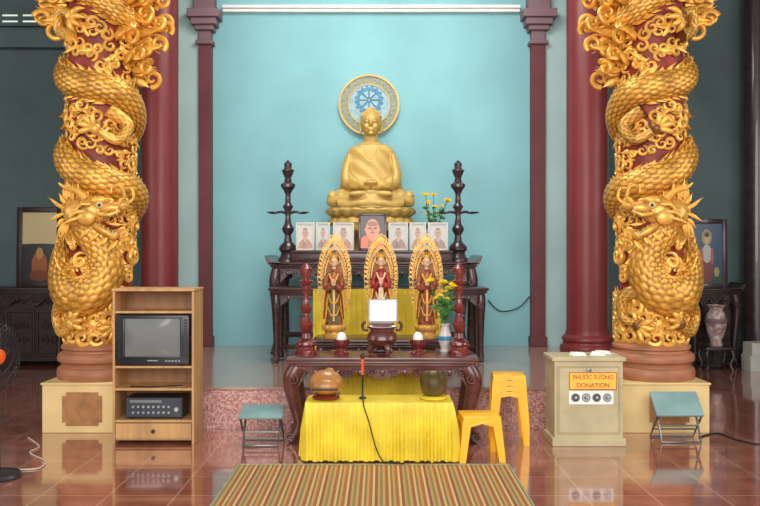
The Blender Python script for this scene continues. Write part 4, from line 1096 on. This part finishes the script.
# ------------------------------------------------------------------ plastic stools
def stool(label, x, y, z, w, d, h, rot, group=None, tp=.82, ah=.075):
    t = thing('plastic_stool', label, 'stool', (x, y, z), rot, group)
    a, c = w/2*tp, d/2*tp
    b = BM(); box(b, -a, a, -c, c, h-.016, h, .007)
    obj('seat', b, M['yplastic'], t)
    b = BM(); box(b, -a*.5, a*.5, -.012, .012, h, h+.003, .001); obj('seat_rib', b, M['yplastic'], t, False)
    for (ax, sg) in (('x', -1), ('x', 1), ('y', -1), ('y', 1)):
        b = BM(); e = 1+(.18*ah/h)
        if ax == 'y':
            P = [(-a, sg*c, h-.008), (a, sg*c, h-.008), (a*e, sg*c*e, h-ah), (a*.55, sg*c*e, h-ah), (0, sg*c*e, h-ah*.7), (-a*.55, sg*c*e, h-ah), (-a*e, sg*c*e, h-ah)]
            n = Vector((0, -sg*.007, 0))
        else:
            P = [(sg*a, -c, h-.008), (sg*a, c, h-.008), (sg*a*e, c*e, h-ah), (sg*a*e, c*.55, h-ah), (sg*a*e, 0, h-ah*.7), (sg*a*e, -c*.55, h-ah), (sg*a*e, -c*e, h-ah)]
            n = Vector((-sg*.007, 0, 0))
        v1 = [b.verts.new(p) for p in P]; v2 = [b.verts.new(Vector(p)+n) for p in P]
        b.faces.new(v1); b.faces.new(v2[::-1])
        for k in range(7): b.faces.new((v1[k], v1[(k+1) % 7], v2[(k+1) % 7], v2[k]))
        obj('apron', b, M['yplastic'], t, False)
    for sx in (-1, 1):
        for sy in (-1, 1):
            # L section leg, splayed
            b = BM(); L = .066
            top = [(sx*a, sy*c), (sx*(a-L), sy*c), (sx*(a-L), sy*(c-.008)), (sx*(a-.008), sy*(c-.008)), (sx*(a-.008), sy*(c-L)), (sx*a, sy*(c-L))]
            g = 1/tp
            bot = [(sx*a*g, sy*c*g), (sx*(a*g-L*.7), sy*c*g), (sx*(a*g-L*.7), sy*(c*g-.008)), (sx*(a*g-.008), sy*(c*g-.008)), (sx*(a*g-.008), sy*(c*g-L*.7)), (sx*a*g, sy*(c*g-L*.7))]
            v1 = [b.verts.new((x_, y_, h-.01)) for x_, y_ in top]; v2 = [b.verts.new((x_, y_, 0)) for x_, y_ in bot]
            b.faces.new(v1); b.faces.new(v2[::-1])
            for k in range(6): b.faces.new((v1[k], v1[(k+1) % 6], v2[(k+1) % 6], v2[k]))
            obj('leg', b, M['yplastic'], t, False)
    return t
stool('low yellow plastic stool beside the right end of the yellow cloth', PX(479, 5.98), 5.98, 0, .335, .30, .325, .06)
g = 'tall yellow plastic stools in a stack'
for k, lab in enumerate(('lowest', 'second from bottom', 'third from bottom', 'topmost')):
    stool('tall yellow plastic stool, %s of the stack behind the low stool' % lab, PX(508, 6.5), 6.5, .042*k, .31, .30, .415, -.07, g, .82, .05)

# ------------------------------------------------------------------ teal folding stools
def fold_stool(label, x, y, w, d, h, tilt):
    t = thing('folding_stool', label, 'stool', (x, y, 0), 0)
    b = BM(); box(b, -w/2, w/2, -d/2, d/2, -.012, .012, .009); o = obj('seat', b, M['teal'], t); o.location = (0, 0, h); o.rotation_euler = (tilt, 0, 0)
    cz, sz = math.cos(tilt), math.sin(tilt)
    fr = (-d/2*.8*cz, h-d/2*.8*sz-.012); bk = (d/2*.8*cz, h+d/2*.8*sz-.012)
    for k, (top, bot) in enumerate(((fr, (d/2*.9, .01)), (bk, (-d/2*.9, .01)))):
        ww = w/2-.015-.02*k
        b = BM(); tube(b, catmull([(-ww, top[0], top[1]), (-ww, (top[0]+bot[0])/2, (top[1]+bot[1])/2), (-ww, bot[0], bot[1]), (ww, bot[0], bot[1]), (ww, (top[0]+bot[0])/2, (top[1]+bot[1])/2), (ww, top[0], top[1])], 1), .009, 10); obj('leg_frame', b, M['steel'], t)
        b = BM(); tube(b, [(-ww, (top[0]*.35+bot[0]*.65), top[1]*.35+bot[1]*.65), (ww, (top[0]*.35+bot[0]*.65), top[1]*.35+bot[1]*.65)], .007, 8); obj('crossbar', b, M['steel'], t)
fold_stool('teal folding stool standing beside the television cabinet', PX(262, 6.4), 6.42, .345, .25, .25, .22)
fold_stool('teal folding stool standing beside the donation box', PX(677, 6.52), 6.53, .38, .24, .29, .75)

# ------------------------------------------------------------------ striped mat
rx0, rx1 = -1.005, .915
t = thing('floor_mat', 'striped woven floor mat in olive, tan and brown before the yellow table', 'mat', (0,0,0))
b = BM(); box(b, rx0+.012, rx1-.012, 4.1, 5.735, 0, .009); obj('weave', b, M['rug'], t, False)
b = BM(); box(b, rx0, rx1, 5.735, 5.765, 0, .011, .003); obj('end_binding', b, M['rugedge'], t, False)
for x in (rx0, rx1-.012):
    b = BM(); box(b, x, x+.012, 4.1, 5.735, 0, .011, .003); obj('side_binding', b, M['rugedge'], t, False)

# ------------------------------------------------------------------ fan at the left edge
fy = 5.45
t = thing('pedestal_fan', 'pedestal fan with orange hub at the left edge of the hall', 'fan', (PX(-2, fy), fy, 0))
b = BM(); lathe(b, [(.15,0),(.155,.012),(.14,.03),(.05,.045),(.03,.06),(0,.06)], seg=36); obj('base', b, M['plastic'], t)
b = BM(); lathe(b, [(.016,.05),(.016,.5),(.012,.5),(.012,.78),(0,.78)], seg=16); obj('pole', b, M['plastic'], t)
ax = Vector((.93, -.37, 0)).normalized(); up = Vector((0,0,1)); sd = ax.cross(up); hc = Vector((-.075,0,.81))
b = BM(); tube(b, [hc-ax*.1, hc-ax*.08, hc-ax*.0, hc+ax*.02], [.03,.06,.06,.03], 16); obj('motor', b, M['plastic'], t)
fc = hc+ax*.06; RF = .235
b = BM()
for r_, o_ in ((RF, 0), (RF*.75, .035), (RF*.5, .045), (RF*.2, .05)):
    for sgn in (-1, 1): tube(b, [fc+ax*o_*sgn+(up*math.cos(2*PI*k/36)+sd*math.sin(2*PI*k/36))*r_ for k in range(37)], .0035, 5)
for k in range(40):
    a = 2*PI*k/40; e = up*math.cos(a)+sd*math.sin(a)
    for sgn in (-1, 1): tube(b, [fc+e*RF, fc+e*RF*.75+ax*.035*sgn, fc+e*RF*.2+ax*.05*sgn], .0018, 4)
obj('guard', b, M['plastic'], t)
for k in range(3):
    a = 2*PI*k/3+.4; e = up*math.cos(a)+sd*math.sin(a); g_ = ax.cross(e); b = BM()
    v = [b.verts.new(fc+e*q+g_*(wd*sg)+ax*(.02*sg)) for q, wd in ((.03,.02),(.09,.06),(.16,.085),(.205,.06)) for sg in (-1, 1)]
    for i in range(3): b.faces.new((v[2*i], v[2*i+1], v[2*i+3], v[2*i+2]))
    obj('blade', b, M['plastic'], t)
b = BM(); tube(b, [fc-ax*.02, fc+ax*.055, fc+ax*.065], [.05,.05,.03], 20); obj('hub', b, M['orange'], t)

# ------------------------------------------------------------------ side rooms
pl = picture_mat('dim_shrine_picture', (206,184,132), [(.5,.0,3.0,.55,(44,42,44)), (.5,.24,.22,.2,(160,88,36)), (.5,.41,.10,.085,(190,134,70)), (.5,.1,.28,.08,(120,62,30))])
frame('framed_shrine_picture', 'ornate dark framed picture on the side altar near the fan', 17, 62, 205, 285, 10.98, 1.04, pl, M['dwood3'], .07, tilt=-.03, dep=.03)
pr = picture_mat('colourful_painting', (46,70,102), [(.5,.04,.7,.14,(48,70,60)), (.5,.28,.2,.26,(126,50,54)), (.5,.5,.15,.15,(190,180,176)), (.34,.46,.05,.14,(170,90,70)), (.66,.46,.05,.14,(170,90,70)), (.5,.77,.16,.13,(146,142,90)), (.5,.74,.075,.085,(206,160,130)), (.5,.81,.075,.04,(40,34,34)), (.2,.2,.08,.08,(160,150,90)), (.8,.2,.08,.08,(160,150,90))])
frame('framed_painting', 'colourful framed painting of a figure on the side altar at the right', 687, 727, 216, 285, 10.9, 1.03, pr, M['black'], .06, tilt=-.03, dep=.03)
t = thing('vase_stand', 'low dark wood stand under the pale patterned vase at the right', 'stand', (PX(716, 10.5), 10.5, 0))
b = BM(); box(b, -.19, .19, -.16, .16, .26, .30, .006); obj('stand_top', b, M['dwood3'], t)
for sx in (-1, 1):
    for sy in (-1, 1):
        b = BM(); tube(b, catmull([(sx*.15,sy*.12,.265), (sx*.17,sy*.13,.18), (sx*.14,sy*.11,.08), (sx*.165,sy*.13,.0)], 4), .022, 8)
        for v in b.verts: v.co.z = max(0, v.co.z)
        obj('leg', b, M['dwood3'], t)
t = thing('patterned_vase', 'pale patterned vase on a stand before the side altar at the right', 'vase', (PX(716, 10.5), 10.5, .30))
k7 = .68
b = BM(); lathe(b, [(.11*k7,0),(.12*k7,.02),(.1*k7,.06),(.17*k7,.3*k7),(.2*k7,.48*k7),(.16*k7,.62*k7),(.12*k7,.68*k7),(.13*k7,.72*k7),(.18*k7,.78*k7),(.17*k7,.78*k7),(.1*k7,.7*k7),(.0,.66*k7)], seg=36); obj('vase_body', b, M['mott'], t)
b = BM(); lathe(b, [(.199*k7,.44*k7),(.206*k7,.47*k7),(.206*k7,.5*k7),(.196*k7,.53*k7)], seg=36); obj('band', b, M['pilcap'], t)
for (z, h, lab, sh) in ((0, .2, 'white carton on the floor by the right edge, lower of two', 0), (.2, .16, 'white carton by the right edge, upper of two', .02)):
    t = thing('carton', lab, 'box', (PX(758, 10.4)+sh, 10.42, z), .05, 'cartons by the right edge')
    b = BM(); box(b, -.15, .15, -.12, .12, 0, h, .003); obj('carton_body', b, M['carton'], t, False)
    b = BM(); box(b, -.15, .15, -.025, .025, h, h+.001); box(b, -.025, .025, -.1225, -.12, h-.06, h); obj('tape', b, M['boxd'], t, False)

# loose cables
cable('floor_cable', [(PX(28, 6.6), 6.6, .006), (PX(42, 6.35), 6.3, .006), (PX(30, 6.1), 6.1, .006), (PX(48, 5.9), 5.85, .006), (PX(40, 5.7), 5.65, .006), (PX(8, 5.6), 5.62, .006)], .005, M['wcord'], 'thin white cable on the tiled floor beside the fan')
cable('floor_cable', [(PX(700, 6.6), 6.62, .006), (PX(716, 6.8), 6.75, .006), (PX(735, 6.55), 6.5, .006), (PX(765, 6.35), 6.35, .006), (PX(800, 6.4), 6.4, .006)], .007, M['cord'], 'black cable on the tiled floor at the right edge')
cable('wall_cable', [(PX(488, 10.08), 10.08, PZ(300, 10.08)), (PX(500, 10.08), 10.085, PZ(311, 10.08)), (PX(518, 10.08), 10.085, PZ(308, 10.08)), (PX(530, 10.08), 10.085, PZ(296, 10.08))], .007, M['cord'], 'black cable drooping along the turquoise wall beside the altar')

# ------------------------------------------------------------------ light and camera
def area(name, loc, tgt, sx, sy, e, col=(1,1,1)):
    l = bpy.data.lights.new(name, 'AREA'); l.shape = 'RECTANGLE'; l.size = sx; l.size_y = sy; l.energy = e; l.color = col
    o = bpy.data.objects.new(name, l); C.objects.link(o); o.location = loc
    o.rotation_euler = (Vector(tgt)-Vector(loc)).to_track_quat('-Z', 'Y').to_euler(); return o
area('front_daylight', (0, -1.0, 3.4), (0, 8, 1.2), 7, 3.8, 500, (1, .98, .94))
area('hall_fill', (0, 7.6, 5.45), (0, 8.9, 0), 2.2, 2.0, 175, (1, .99, .96))  # added fill under the closed ceiling, aimed at the middle; no fixture modelled
area('left_fill', (-6.2, 5.0, 2.6), (0, 6.6, .9), 3, 3, 90, (1, .98, .95))  # added side fill standing in for a doorway; this wall is closed
area('right_fill', (6.2, 5.0, 2.6), (0, 6.6, .9), 3, 3, 120, (1, .98, .95))  # added fill from the right, likewise without any opening behind it
w = bpy.data.worlds.new('world'); SC.world = w; w.use_nodes = True
w.node_tree.nodes['Background'].inputs['Color'].default_value = (.95, .97, 1, 1); w.node_tree.nodes['Background'].inputs['Strength'].default_value = 1.25
cam = bpy.data.cameras.new('camera'); co = bpy.data.objects.new('camera', cam); C.objects.link(co)
co.location = (0, 0, CH); co.rotation_euler = (PI/2, 0, 0)
cam.sensor_width = 36; cam.lens = 36*F/760; cam.clip_start = .05
SC.camera = co
SC.view_settings.view_transform = 'Standard'
SC.view_settings.exposure = 0.0
